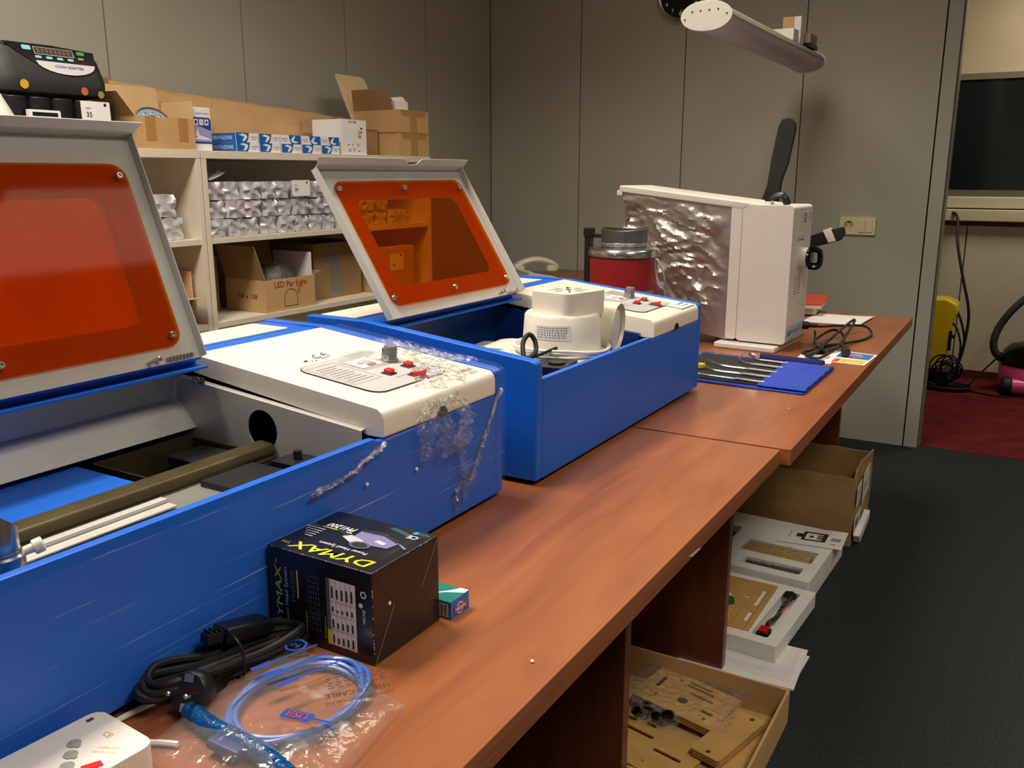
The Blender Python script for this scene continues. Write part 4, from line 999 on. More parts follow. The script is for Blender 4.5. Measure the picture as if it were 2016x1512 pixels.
MB().box(-2.13, -2.09, 3.60, 3.64, DT, DT+0.035).build('box_body', m_paper, t, bevel=0.001)

# ================================================================ MELTING POT
px_, py_ = -1.062, 2.44
t = thing('melting_furnace', 'red cylindrical melting pot with a dented steel collar behind the second engraver', 'furnace', (px_, py_, DT))
m_redp = M('red_enamel', srgb(160, 34, 32), 0.42, var=0.12, scale=5)
MB().lathe([(0.097, 0.0), (0.099, 0.004), (0.099, 0.286), (0.0, 0.286)], (px_, py_, DT), n=56).build('drum', m_redp, t, smooth=True)
MB().lathe([(0.101, 0.278), (0.104, 0.280), (0.104, 0.296), (0.099, 0.302), (0.066, 0.305), (0.0, 0.305)], (px_, py_, DT), n=56).build('lid_ring', m_steel, t, smooth=True)
for a in (-35, -80, -130, 100):
    q = math.radians(a); d_ = Vector((math.cos(q), math.sin(q), 0)); MB().lathe([(0.004, 0), (0.004, 0.002), (0.0015, 0.003)], (px_+0.104*d_.x, py_+0.104*d_.y, DT+0.288), d_, 10).build('rivet', m_steel, t)
cb = MB().lathe([(0.066, 0.305), (0.064, 0.318), (0.0665, 0.320), (0.0665, 0.356), (0.065, 0.357), (0.065, 0.320), (0.062, 0.308)], (px_, py_, DT), n=56, cap=False)
for i, v_ in enumerate(cb.v):
    if v_.z > DT+0.34: a = math.atan2(v_.y-py_, v_.x-px_); cb.v[i] = v_+Vector((0.0022*math.sin(3*a), 0.0022*math.cos(2*a), 0.0025*math.sin(2*a+1)))
cb.build('collar', M('dull_steel', srgb(120, 120, 118), 0.42, 0.8, var=0.25, scale=9), t, smooth=True)
MB().lathe([(0.0668, 0.309), (0.0674, 0.310), (0.0674, 0.318), (0.0668, 0.319)], (px_, py_, DT), n=40, cap=False).build('solder_band', M('mottled_steel', srgb(170, 168, 162), 0.4, 0.7, var=0.6, scale=60), t, smooth=True)
b = MB().box(px_-0.124, px_-0.104, py_-0.012, py_+0.012, DT, DT+0.345).box(px_-0.126, px_-0.101, py_-0.015, py_+0.015, DT+0.33, DT+0.357).box(px_-0.112, px_-0.06, py_-0.005, py_+0.005, DT+0.328, DT+0.340)
b.build('stand_bracket', m_black, t, bevel=0.002)
b = MB(); n = 10
for i in range(n):
    a0 = math.radians(-50+i*4.6); a1 = math.radians(-50+(i+1)*4.6); r_ = 0.0995
    b.add([(px_+r_*math.cos(q), py_+r_*math.sin(q), DT+z_) for q, z_ in ((a0, 0.11), (a1, 0.11), (a1, 0.185), (a0, 0.185))], [(0, 1, 2, 3)])
b.build('plate_label', M('label_grey', srgb(132, 132, 124), 0.5, var=0.2, scale=40), t)
t = thing('crucible_tongs', 'dark wire loop tool standing against the right side of the red melting pot', 'tongs', (px_+0.13, py_, DT))
b = MB().tube([(px_+0.108, py_-0.02, DT+0.275), (px_+0.125, py_-0.03, DT+0.262), (px_+0.142, py_-0.035, DT+0.225), (px_+0.141, py_-0.035, DT+0.195), (px_+0.124, py_-0.03, DT+0.205), (px_+0.110, py_-0.02, DT+0.24)], 0.003, 8, 6, closed=True)
b.build('loop', m_frame, t, smooth=True)
MB().tube([(px_+0.141, py_-0.035, DT+0.198), (px_+0.153, py_-0.04, DT+0.15), (px_+0.172, py_-0.045, DT+0.004)], 0.0035, 8).build('shaft', M('dull_brass', srgb(170, 150, 90), 0.4, 0.6), t, smooth=True)

# ================================================================ BELLOWS APPARATUS (white case, silver cover)
AX, AY = -0.627, 2.635
t = thing('polishing_cabinet', 'white cased bench apparatus with a crinkled silver cover on the far desk', 'machine', (AX-0.1, AY, DT))
m_case = M('case_white', srgb(224, 216, 208), 0.38)
T = Matrix.Translation((AX, AY, DT)) @ mrot('Z', -3)
b = MB(T).prism(rr(-0.150, 0.022, 0.0, 0.425, 0.012), 'y', 0.0, 0.19)
b.build('case', m_case, t, bevel=0.008, bseg=3)
MB(T).prism(rr(-0.184, 0.024, -0.1495, 0.423, 0.010), 'y', 0.001, 0.189).build('case_rim', m_case, t, bevel=0.006)
MB(T).box(-0.205, -0.018, -0.035, 0.20, 0.0, 0.017).build('base_plate', m_case, t, bevel=0.004)
MB(T).box(-0.16, -0.02, 0.03, 0.16, 0.016, 0.024).build('plinth', m_black, t)
b = MB(T).plate(Fr((-0.55, 0.0, 0.475), (1, 0, -0.11), (0, 1, 0)), [(-0.005, 0), (0.42, 0), (0.475, 0.03), (0.475, 0.21), (0.0, 0.21)], -0.018, 0.002)
b.box(-0.565, -0.545, 0.0, 0.21, 0.445, 0.462)
b.build('top_plate', m_case, t, bevel=0.003)
def bagf(s_, v_):
    # loop round the plan outline; v from top to bottom
    per = [(-0.545, 0.008), (-0.18, 0.008), (-0.18, 0.185), (-0.545, 0.20)]
    q = (s_ % 1.0)*4; i = int(q) % 4; f = q-int(q)
    if s_ >= 1.0: i, f = 0, 0
    a_, b_ = per[i], per[(i+1) % 4]
    x_ = a_[0]+(b_[0]-a_[0])*f; y_ = a_[1]+(b_[1]-a_[1])*f
    topz = 0.475-(x_+0.55)*0.11-0.018
    # left side gathers in towards the case at the bottom
    fx = (x_+0.18)/(-0.365)
    gx = -0.18+(x_+0.18)*(1-0.5*max(0, v_-0.72)**1.1)
    z_ = topz*(1-v_)+0.02*v_+0.10*v_*fx*(1-v_*0.6)
    P = Vector((x_*10, v_*4.6, y_*10))
    am = 0.028*math.sin(PI*min(1, v_*1.02+0.02))**0.6
    W_ = noise.noise_vector(P*0.7)*0.9; q1 = P*0.75+W_
    d = noise.noise(q1)*0.9+(1-abs(noise.noise(q1*1.9+Vector((4, 4, 4))))*2.2)**3*0.35+(1-abs(noise.noise(q1*4.1))*2.2)**3*0.18-0.4
    edge = min(1, fx*4)*1.0
    am *= edge if i in (0, 2) else (1 if i == 3 else 0.0)
    return (gx+(-am*d if i == 3 else 0.2*am*noise.noise(P)), y_+(-am*d if i == 0 else (am*d if i == 2 else 0)), z_)
b = MB(T).grid(bagf, 160, 56)
b.build('silver_cover', m_silverb, t, smooth=True, fix=True, auto=28)
# carrying handle, knob with ring, vents, slot, label, button, inlet
b = MB(T).tube([(-0.10, 0.05, 0.42), (-0.085, 0.05, 0.446), (-0.05, 0.05, 0.452), (-0.035, 0.05, 0.425)], 0.007, 10, flat=1.6)
b.build('carry_handle', m_black, t, smooth=True)
MB(T).box(-0.115, -0.08, 0.035, 0.07, 0.424, 0.434).build('handle_mount', m_case, t, bevel=0.002)
kx = 0.0
MB(T).lathe([(0.030, 0), (0.030, 0.018), (0.028, 0.022)], (0.0, 0.098, 0.272), (1, 0, 0), 32).build('knob', m_white, t, smooth=True)
MB(T).lathe([(0.028, 0), (0.030, 0.002), (0.030, 0.007), (0.027, 0.009)], (0.022, 0.098, 0.272), (1, 0, 0), 32).tube([(0.026, 0.098, 0.296), (0.048, 0.098, 0.296), (0.057, 0.098, 0.285), (0.057, 0.098, 0.258), (0.048, 0.098, 0.248), (0.026, 0.098, 0.248)], 0.0055, 8, 4, flat=2.2).build('pull_ring', m_blackg, t, smooth=True)
F = Fr(T @ Vector((0.0, 0.0, 0)), T.to_3x3() @ Vector((0, 1, 0)), (0, 0, 1))
b = MB()
b.rect(F, 0.06, 0.322, 0.122, 0.336, 1, 0.0008); b.rect(F, 0.062, 0.324, 0.120, 0.326, 0, 0.0012)
for i in range(7):
    for j in range(2): b.rect(F, 0.052+j*0.036, 0.165+i*0.0085, 0.074+j*0.036, 0.1670+i*0.0085, 4, 0.0006)
b.rect(F, 0.092, 0.37, 0.150, 0.408, 2, 0.0006); b.rect(F, 0.155, 0.378, 0.180, 0.402, 3, 0.0006)
for i in range(5): b.rect(F, 0.10, 0.374+i*0.006, 0.135, 0.3765+i*0.006, 0, 0.0009)
b.rect(F, 0.004, 0.034, 0.176, 0.072, 3, 0.0006); b.text(F, 'Eco Jomy  CS', 0.10, 0.054, w=0.105, m=4, off=0.001, bold=True)
b.rect(F, 0.11, 0.135, 0.117, 0.138, 0, 0.0006); b.rect(F, 0.15, 0.12, 0.153, 0.126, 0, 0.0006)
b.build('printing', [m_ink, M('slot_white', srgb(200, 196, 190), 0.5), m_paper, M('label_lilac', srgb(186, 190, 214), 0.5), m_print], t)
MB(T).lathe([(0.008, 0), (0.008, 0.004), (0.006, 0.005)], (0.0, 0.028, 0.053), (1, 0, 0), 16).build('power_button', m_green, t, smooth=True)
MB(T).box(-0.1502, -0.1490, -0.0003, 0.0, 0.03, 0.415).build('case_seam', m_print, t)
# power cord plugged into it
t = thing('mains_lead', 'black power cord plugged into the white apparatus, tangled on the far desk', 'cord', (-0.56, 2.8, DT))
zz = DT+0.0045
b = MB().tube([(-0.603, 2.825, 0.795), (-0.575, 2.86, 0.79), (-0.545, 3.0, 0.775), (-0.49, 3.13, 0.76), (-0.452, 3.06, zz+0.004), (-0.462, 2.95, zz), (-0.508, 2.81, zz+0.004), (-0.546, 2.74, zz), (-0.575, 2.80, zz+0.01), (-0.56, 2.96, zz+0.02), (-0.52, 2.92, zz+0.02), (-0.492, 2.80, zz+0.012), (-0.50, 2.70, zz+0.006), (-0.54, 2.68, zz), (-0.52, 2.80, 0.775), (-0.50, 2.95, 0.80), (-0.487, 2.93, 0.803), (-0.49, 2.82, 0.775), (-0.50, 2.74, zz+0.006), (-0.545, 2.645, zz), (-0.555, 2.60, zz), (-0.52, 2.575, zz), (-0.50, 2.62, zz+0.008), (-0.54, 2.70, zz+0.01), (-0.50, 2.76, zz+0.012), (-0.47, 2.70, zz+0.01), (-0.462, 2.665, zz+0.008)], 0.004, 8, 5)
b.tube([(-0.59, 2.86, 0.775), (-0.575, 2.80, 0.76), (-0.56, 2.72, zz), (-0.575, 2.64, zz), (-0.545, 2.62, zz), (-0.53, 2.68, zz+0.01), (-0.545, 2.74, zz+0.014)], 0.0035, 8, 5)
b.build('cable', m_blackr, t, smooth=True)
MB().lathe([(0.012, 0), (0.012, 0.02), (0.007, 0.025), (0.006, 0.05)], (-0.622, 2.812, 0.797), (1, 0.6, -0.05), 14).build('connector', m_black, t, smooth=True)
MB().lathe([(0.005, -0.02), (0.008, 0.0), (0.013, 0.008), (0.013, 0.026), (0.011, 0.028)], (-0.462, 2.672, zz+0.013), (0.25, -1, -0.1), 16).build('plug', m_black, t, smooth=True)
# black lever standing behind and black arm with a paper label
t = thing('press_lever', 'tall black flat lever leaning up behind the white apparatus', 'lever', (-0.86, 2.97, DT))
F = Fr((-0.85, 2.97, DT), (1, 0, 0.0), (0.155, 0, 1)); F.u = (F.u-F.v*F.u.dot(F.v)).normalized(); F.n = F.u.cross(F.v)
b = MB().plate(F, [(-0.03, 0.0), (0.03, 0.0), (0.025, 0.45)]+[(0.022, 0.5), (0.030, 0.56), (0.030, 0.665), (0.024, 0.685), (0.012, 0.694), (-0.008, 0.694), (-0.020, 0.685), (-0.026, 0.665), (-0.026, 0.56), (-0.022, 0.48), (-0.03, 0.42)], -0.012, 0.004)
b.build('lever_bar', m_blackr, t, bevel=0.003)
MB().lathe([(0.006, 0), (0.006, 0.003), (0.003, 0.004)], F.p(-0.006, 0.672, -0.012), -F.n, 12).build('bolt', m_steel, t)
MB().box(-0.95, -0.77, 2.985, 3.06, DT, DT+0.06).build('press_foot', m_black, t, bevel=0.004)
t = thing('clamp_arm', 'black arm with a white paper label, jutting out right of the white apparatus', 'arm', (-0.64, 3.0, DT))
F = Fr((-0.655, 2.95, 1.045), (1, 0, 0.28), (0, 0, 1)); F.v = (F.v-F.u*F.v.dot(F.u)).normalized(); F.n = F.u.cross(F.v)
b = MB().plate(F, [(0, -0.024), (0.10, -0.022), (0.118, -0.004), (0.118, 0.018), (0.06, 0.019), (0.0, 0.012)], -0.01, 0.01)
b.build('arm_bar', m_blackr, t, bevel=0.002)
MB().plate(F, [(0.065, -0.020), (0.088, -0.020), (0.080, 0.024), (0.056, 0.022)], 0.0102, 0.0115).plate(F, [(0.065, -0.020), (0.088, -0.020), (0.080, 0.024), (0.056, 0.022)], -0.0115, -0.0102).build('paper_label', m_paper, t)
MB().box(-0.675, -0.65, 2.94, 2.965, DT, 1.06).build('arm_post', m_black, t, bevel=0.002)

# ================================================================ TOOL ROLL
ZR = DT+0.001
m_clothk = M('cloth_black', srgb(32, 32, 34), 0.9, bump=0.4, bscale=300)
m_clothb = M('cloth_blue', srgb(36, 66, 176), 0.85, var=0.08, scale=30, bump=0.5, bscale=120)
t = thing('tool_roll', 'open blue and black cloth tool roll beside the second engraver on the far desk', 'tool roll', (-0.6, 2.3, DT))
def rp(a, c, z):      # a: 0 left .. 1 right, c: 0 near .. 1 far
    L_ = Vector((-0.80, 2.14, 0)); R_ = Vector((-0.452, 2.125, 0)); L2 = Vector((-0.83, 2.51, 0)); R2 = Vector((-0.452, 2.475, 0))
    p = L_.lerp(R_, a).lerp(L2.lerp(R2, a), c); return (p.x, p.y, ZR+z)
w0 = lambda a, c: 0.0016*(1+nz((a*5, c*5, 0), 1, 2))
MB().grid(lambda u_, v_: rp(u_, v_, w0(u_, v_)), 24, 24).build('backing', m_clothb, t, solid=0.003, smooth=True)
MB().grid(lambda u_, v_: rp(0.02+u_*0.66, 0.06+v_*0.86, 0.003+w0(u_, v_)), 20, 20).build('black_lining', m_clothk, t, solid=0.002, smooth=True)
MB().grid(lambda u_, v_: rp(0.665+u_*0.335, 0.03+v_*0.92, 0.007+0.0045*abs(math.sin(v_*PI*5))*(1-0.3*u_)+0.0015*nz((u_*9, v_*9, 0), 1)), 24, 60).build('pocket', m_clothb, t, solid=0.002, smooth=True)
MB().grid(lambda u_, v_: rp(0.45+u_*0.47, 0.99+v_*0.075, 0.004+0.012*math.sin(v_*PI)), 16, 8).build('folded_hem', M('cloth_navy', srgb(20, 26, 92), 0.9), t, solid=0.002, smooth=True)
p = Vector(rp(0.12, 0.93, 0.006)); MB().lathe([(0.008, 0), (0.0085, 0.001), (0.005, 0.0016), (0.0045, 0)], p, n=20, cap=False).build('eyelet', m_steel, t, smooth=True)
TL = ['hooked steel carving tool, farthest of five in the tool roll', 'steel carving tool with upright bent tip, second from the far side', 'steel carving tool with bent tip, middle of five in the tool roll', 'steel carving tool with long bent tip, second from the near side', 'straight steel carving tool nearest the camera in the tool roll']
for k in range(5):
    c = 0.86-k*0.185
    tt = thing('carving_tool', TL[k], 'tool', rp(0.5, c, 0.006), 'steel tools in the cloth roll')
    a0 = 0.30+0.055*(4-k)*0.5
    tips = [[(a0+0.02, c+0.10, 0.012), (a0-0.02, c+0.11, 0.016), (a0-0.03, c+0.07, 0.016), (a0+0.03, c+0.02, 0.012)],
            [(a0-0.03, c+0.16, 0.022), (a0-0.03, c+0.06, 0.014), (a0+0.02, c+0.01, 0.010)],
            [(a0-0.22, c+0.07, 0.016), (a0-0.10, c+0.0, 0.012), (a0+0.0, c-0.01, 0.010)],
            [(a0-0.20, c+0.12, 0.016), (a0-0.10, c+0.01, 0.012), (a0+0.0, c-0.01, 0.010)],
            [(a0-0.22, c+0.02, 0.010), (a0-0.1, c+0.012, 0.010), (a0, c+0.0, 0.010)]][k]
    MB().tube([rp(*q) for q in tips]+[rp(0.45, c-0.005, 0.010), rp(0.5, c-0.012, 0.010)], 0.0024, 8, 5, flat=0.7).build('blade', m_steel, tt, smooth=True)
    MB().tube([rp(0.49, c-0.012, 0.010), rp(0.52, c-0.012, 0.010), rp(0.70, c-0.02, 0.010)], 0.0034, 8, 0).build('shank', m_steel, tt, smooth=True)
tt = thing('yellow_cap', 'small yellow cap at the left end of the tool roll beside the engraver', 'cap', (-0.752, 2.262, DT))
MB().lathe([(0.009, 0), (0.011, 0.004), (0.010, 0.012), (0.0, 0.014)], (-0.752, 2.262, ZR+0.008), n=20).build('cap_body', M('cap_yellow', srgb(236, 190, 50), 0.4), tt, smooth=True)
# printed cards under the plug
t = thing('printed_card', 'glossy colour-printed leaflet under the cord plug on the far desk', 'leaflet', (-0.44, 2.64, DT))
F = Fr((-0.505, 2.56, DT+0.0008), (1, -0.03, 0), (0.03, 1, 0))
b = MB().plate(F, [(0, 0), (0.115, 0.0), (0.118, 0.17), (0.0, 0.19)], 0, 0.0006, m=0)
b.decal(F, [(0.02, 0.085), (0.112, 0.075), (0.112, 0.16), (0.02, 0.175)], 1, 0.0009); b.decal(F, circ(0.062, 0.125, 0.026, 20), 3, 0.0011); b.decal(F, circ(0.068, 0.115, 0.012, 16), 4, 0.0013)
b.decal(F, [(0.045, 0.008), (0.108, 0.008), (0.110, 0.062), (0.045, 0.062)], 2, 0.0009); b.rect(F, 0.06, 0.018, 0.095, 0.024, 0, 0.0011); b.rect(F, 0.025, 0.006, 0.042, 0.06, 4, 0.0009)
b.build('sheet', [m_paper, M('card_blue', srgb(60, 120, 210), 0.25), M('card_yellow', srgb(248, 206, 70), 0.25), M('card_grey', srgb(150, 160, 190), 0.3), M('card_orange', srgb(236, 92, 50), 0.25)], t)
t = thing('printed_card', 'pale leaflet with light blue print, partly under the colourful one', 'leaflet', (-0.53, 2.58, DT))
F = Fr((-0.575, 2.53, DT+0.0001), (1, 0.02, 0), (-0.02, 1, 0))
MB().rect(F, 0, 0, 0.10, 0.12, 0, 0.0004).rect(F, 0.02, 0.02, 0.05, 0.09, 1, 0.0006).rect(F, 0.06, 0.06, 0.09, 0.065, 2, 0.0006).build('sheet', [m_paper, M('card_cyan', srgb(110, 180, 220), 0.3), MATS['print_red']], t)
# loose paper and the red block
t = thing('paper_sheet', 'white paper sheet under the red-topped block at the far end of the desk', 'paper', (-0.6, 3.3, DT))
b = MB().grid(lambda u_, v_: (-0.72+u_*0.20+0.012*v_, 3.235+v_*0.24, DT+0.0012+0.004*(u_**3)+0.001*math.sin(v_*4)), 12, 8)
b.build('sheet', m_paper, t, solid=0.0006, smooth=True)
t = thing('red_block', 'red-topped white block lying at the far end of the desk behind the apparatus', 'block', (-0.75, 3.5, DT))
F = Fr((-0.855, 3.36, DT), (0.97, 0.10, 0), (-0.10, 0.97, 0))
MB().plate(F, rr(0.02, 0.02, 0.155, 0.27, 0.006), 0.005, 0.030, m=0).plate(F, rr(0.0, 0.0, 0.175, 0.29, 0.004), 0.030, 0.043, m=0).build('block_body', m_creamd, t, bevel=0.002)
MB().plate(F, rr(-0.001, -0.001, 0.176, 0.291, 0.004), 0.043, 0.047).build('red_top', M('red_melamine', srgb(206, 62, 36), 0.35), t, bevel=0.001)

# ================================================================ WALL: clock, lamp, socket
t = thing('wall_clock', 'round wall clock with black face and silver rim, cut by the top edge', 'clock', (-1.668, YB-0.02, 2.095))
cc = Vector((-1.655, YB-0.002, 2.098)); F = Fr((cc.x, YB-0.03, cc.z), (1, 0, 0), (0, 0, 1))
MB().lathe([(0.112, 0), (0.118, 0.004), (0.118, 0.030), (0.112, 0.036), (0.106, 0.034), (0.106, 0.022), (0.0, 0.022)], cc, (0, -1, 0), 48).build('rim', m_steel, t, smooth=True)
F = Fr((cc.x, YB-0.026, cc.z), (1, 0, 0), (0, 0, 1))
MB().decal(F, circ(0, 0, 0.106, 48), 0, 0.0).build('dial', m_blackg, t)
b = MB()
for h in range(1, 13):
    a = math.radians(90-30*h); b.text(F, str(h), 0.084*math.cos(a), 0.084*math.sin(a), h=0.027 if h == 6 else 0.018, off=0.001, bold=(h == 6))
b.build('numerals', m_paper, t)
b = MB().fbox(Fr((cc.x, YB-0.028, cc.z), (0.5, 0, 0.86), (-0.86, 0, 0.5)), -0.01, 0.05, -0.002, 0.002, 0, 0.001).fbox(Fr((cc.x, YB-0.028, cc.z), (-0.8, 0, 0.6), (-0.6, 0, -0.8)), -0.01, 0.075, -0.0015, 0.0015, 0, 0.001)
b.build('hands', m_paper, t)
t = thing('pendant_lamp', 'unlit long pendant lamp with oval end caps hanging over the far desk', 'lamp', (-1.0, 3.5, 1.735))
LX, LZ = -0.99, 1.731
def oval(w_, h_, n=36): return [(w_*math.copysign(abs(math.cos(2*PI*i/n))**0.9, math.cos(2*PI*i/n)), h_*math.copysign(abs(math.sin(2*PI*i/n))**1.05, math.sin(2*PI*i/n))) for i in range(n)]
Y0, Y1 = 2.86, 4.22
T = Matrix.Translation((LX, Y0, LZ)) @ mrot('Z', 0.3)
prof = oval(0.078, 0.040)
top = [(x_, z_) for x_, z_ in prof if z_ >= -0.004]; bot = [(x_, z_) for x_, z_ in prof if z_ <= 0.004]
FT = Fr((0, 0, 0), (1, 0, 0), (0, 0, 1))    # normal -y
MB(T).plate(FT, top, -(Y1-Y0), 0).build('housing', M('lamp_housing', srgb(150, 142, 128), 0.4, 0.3), t, smooth=True, auto=50)
MB(T).plate(FT, [(x_*0.97, z_*0.97-0.001) for x_, z_ in bot], -(Y1-Y0)+0.005, -0.005).build('diffuser', M('lamp_cover', srgb(190, 186, 200), 0.35), t, smooth=True, auto=50)
b = MB(T).plate(FT, [(x_*1.06, z_*1.12) for x_, z_ in prof], 0, 0.006); b.build('end_cap', m_white, t, bevel=0.002)
MB(T).plate(FT, [(x_*1.06, z_*1.12) for x_, z_ in prof], -(Y1-Y0)-0.006, -(Y1-Y0)).build('end_cap', m_white, t, bevel=0.002)
b = MB(T)
for x_, z_ in ((-0.045, 0.014), (-0.018, 0.015), (0.010, 0.016), (0.038, 0.017), (-0.068, -0.008), (0.066, 0.002)): b.lathe([(0.0028, 0), (0.0028, 0.001)], (x_, -0.0062, z_), (0, -1, 0), 10)
b.build('vent_hole', m_ink, t)
b = MB(T)
for y_ in (0.2, 1.15): b.lathe([(0.0012, 0), (0.0012, CEIL-LZ-0.04)], (0, y_, 0.038), (0, 0, 1), 6)
b.build('suspension_wire', m_steel, t)
# things lying on top of the lamp
zt = LZ+0.042
t = thing('small_box', 'small cardboard and white box standing on the far half of the hanging lamp', 'box', (LX, 3.95, zt))
MB().box(LX-0.045, LX-0.0, 3.93, 3.99, zt, zt+0.105, 0).box(LX+0.0005, LX+0.03, 3.93, 3.99, zt+0.0, zt+0.105, 1).build('box_body', [m_card, m_white], t, bevel=0.002)
t = thing('white_adapter', 'white adapter with a black lens lying on the hanging lamp', 'adapter', (LX, 3.8, zt))
MB().box(LX-0.06, LX+0.03, 3.82, 3.90, zt, zt+0.045).lathe([(0.012, 0), (0.012, 0.004)], (LX-0.04, 3.82, zt+0.022), (0, -1, 0), 16, 1).lathe([(0.0105, 0.0), (0.0105, 0.003)], (LX-0.04, 3.82, zt+0.022), (0, -1, 0), 16, 1).build('adapter_body', [m_white, m_blackg], t, bevel=0.002)
t = thing('mount_clip', 'black and white mount clip near the far end of the hanging lamp', 'clip', (LX, 4.08, zt))
MB().box(LX-0.02, LX+0.05, 4.02, 4.16, zt-0.004, zt+0.012, 0).box(LX+0.02, LX+0.05, 4.02, 4.14, zt+0.012, zt+0.05, 1).build('clip_body', [m_black, M('clip_grey', srgb(150, 140, 130), 0.5)], t, bevel=0.002)
t = thing('wall_socket', 'cream double wall plate with a socket and a twin switch beside the doorway', 'wall socket', (-0.76, YB, 1.02))
m_sock = M('socket_cream', srgb(226, 214, 172), 0.35)
F = Fr((-0.839, YB, 0.979), (1, 0, 0), (0, 0, 1))
MB().plate(F, rr(0, 0, 0.158, 0.081, 0.006), 0, 0.010, [circ(0.041, 0.041, 0.021, 24)]).build('plate', m_sock, t, bevel=0.002)
MB().plate(F, circ(0.041, 0.041, 0.021, 24), 0, 0.003).build('socket_well', M('socket_well_cream', srgb(206, 194, 152), 0.4), t)
MB().fbox(F, 0.028, 0.033, 0.038, 0.044, 0.003, 0.004).fbox(F, 0.049, 0.054, 0.038, 0.044, 0.003, 0.004).fbox(F, 0.038, 0.044, 0.056, 0.062, 0.003, 0.009, ).build('contact', m_ink, t)
for q in range(2): MB().fbox(F, 0.084+q*0.032, 0.114+q*0.032, 0.012, 0.069, 0.010, 0.014).build('rocker', m_sock, t, bevel=0.0015)

# ================================================================ NEAR DESK TOP: black video box, small blue box, cord, bagged cable, adapter
m_boxk = M('box_black', srgb(20, 21, 26), 0.3, coat=0.2)
m_wear = M('worn_edge', srgb(150, 140, 122), 0.8)
m_yel = M('print_yellow', srgb(230, 214, 30), 0.4)
t = thing('product_box', 'black printed cardboard box with yellow lettering on the nearest desk', 'box', (-0.64, 0.725, DT))
X0, X1, Y0_, Y1_, Z1 = -0.7135, -0.563, 0.665, 0.785, DT+0.107
MB().box(X0, X1, Y0_, Y1_, DT, Z1).build('box_body', m_boxk, t, bevel=0.0015)
b = MB()
F = Fr((X1, Y1_, Z1), (-1, 0, 0), (0, -1, 0))            # top face, read from behind
b.text(F, 'DYMAX', 0.071, 0.1035, w=0.112, h=0.0165, m=0, off=0.0005, bold=True, shear=0.25); b.text(F, 'TM', 0.136, 0.103, w=0.012, h=0.006, m=0, off=0.0005)
b.text(F, 'Power Head System', 0.070, 0.084, w=0.068, h=0.0075, m=1, off=0.0005)
b.text(F, 'PH1200', 0.110, 0.040, w=0.040, h=0.010, m=1, off=0.0005, bold=True, shear=0.2)
b.rect(F, 0.104, 0.047, 0.132, 0.0487, 0); b.rect(F, 0.088, 0.047, 0.103, 0.0487, 1)
for k in range(5): b.rect(F, 0.122-0.0035*k*0.0, 0.054+k*0.0055, 0.150-0.004*k, 0.0552+k*0.0055, 1)
# picture of the lamp head
b.decal(F, [(0.022, 0.044), (0.050, 0.030), (0.082, 0.036), (0.080, 0.058), (0.060, 0.066), (0.026, 0.062)], 2, 0.0006)
b.decal(F, [(0.026, 0.038), (0.060, 0.028), (0.084, 0.034), (0.080, 0.038), (0.050, 0.036), (0.024, 0.046)], 3, 0.0008)
b.decal(F, [(0.034, 0.052), (0.048, 0.049), (0.050, 0.054), (0.036, 0.057)], 1, 0.0009)
b.decal(F, [(0.062, 0.058), (0.084, 0.052), (0.092, 0.060), (0.072, 0.070), (0.058, 0.068)], 4, 0.0009)
b.decal(F, circ(0.058, 0.070, 0.014, 24, ry=0.0085), 5, 0.001); b.decal(F, circ(0.058, 0.070, 0.010, 24, ry=0.006), 3, 0.0012)
b.decal(F, [(0.086, 0.052), (0.108, 0.044), (0.110, 0.048), (0.090, 0.058)], 3, 0.0008)
b.decal(F, [(0.006, 0.052), (0.020, 0.045), (0.021, 0.047), (0.008, 0.055)], 2, 0.0008)
b.decal(F, [(0.128, 0.052), (0.150, 0.044), (0.150, 0.052)], 6, 0.0004); b.decal(F, [(0.020, 0.018), (0.055, 0.008), (0.060, 0.014), (0.024, 0.024)], 6, 0.0004)
b.text(F, 'CE', 0.020, 0.022, w=0.014, m=1, off=0.0005, bold=True, rot=0); b.text(F, 'NICHE', 0.012, 0.010, w=0.014, m=7, off=0.0005, bold=True)
b.decal(F, circ(0.024, 0.010, 0.004, 10), 7)
G = Fr((X0, Y0_, DT), (1, 0, 0), (0, 0, 1))               # face towards the camera's left
b.text(G, 'DYMAX', 0.0155, 0.047, w=0.078, h=0.0095, m=0, off=0.0005, bold=True, rot=90, shear=0.15); b.text(G, 'TM', 0.014, 0.0905, w=0.006, h=0.0035, m=0, off=0.0005, rot=90)
b.text(G, 'Power Head System', 0.0275, 0.050, w=0.072, h=0.0065, m=1, off=0.0005, rot=90)
b.text(G, 'PH1200', 0.0375, 0.066, w=0.038, h=0.0075, m=5, off=0.0005, bold=True, rot=90); b.rect(G, 0.0435, 0.052, 0.0455, 0.086, 0)
b.text(G, 'Introduction:', 0.0555, 0.028, w=0.026, h=0.003, m=0, off=0.0005, rot=90)
for k in range(5):
    for q in range(11): b.rect(G, 0.0600+k*0.0036, 0.020+q*0.0062, 0.0612+k*0.0036, 0.0248+q*0.0062-(0.001*((q+k) % 3)), 5)
b.text(G, 'Specifications:', 0.0835, 0.028, w=0.026, h=0.003, m=0, off=0.0005, rot=90)
b.rect(G, 0.0865, 0.010, 0.1275, 0.088, 1, 0.0005); b.rect(G, 0.0865, 0.010, 0.0915, 0.028, 0, 0.0007); b.rect(G, 0.0865, 0.028, 0.0915, 0.088, 5, 0.0007)
for q in range(1, 6): b.rect(G, 0.0865+q*0.0068, 0.010, 0.0868+q*0.0068, 0.088, 8, 0.0009)
for z_ in (0.028, 0.046, 0.062): b.rect(G, 0.0865, z_, 0.1275, z_+0.0004, 8, 0.0009)
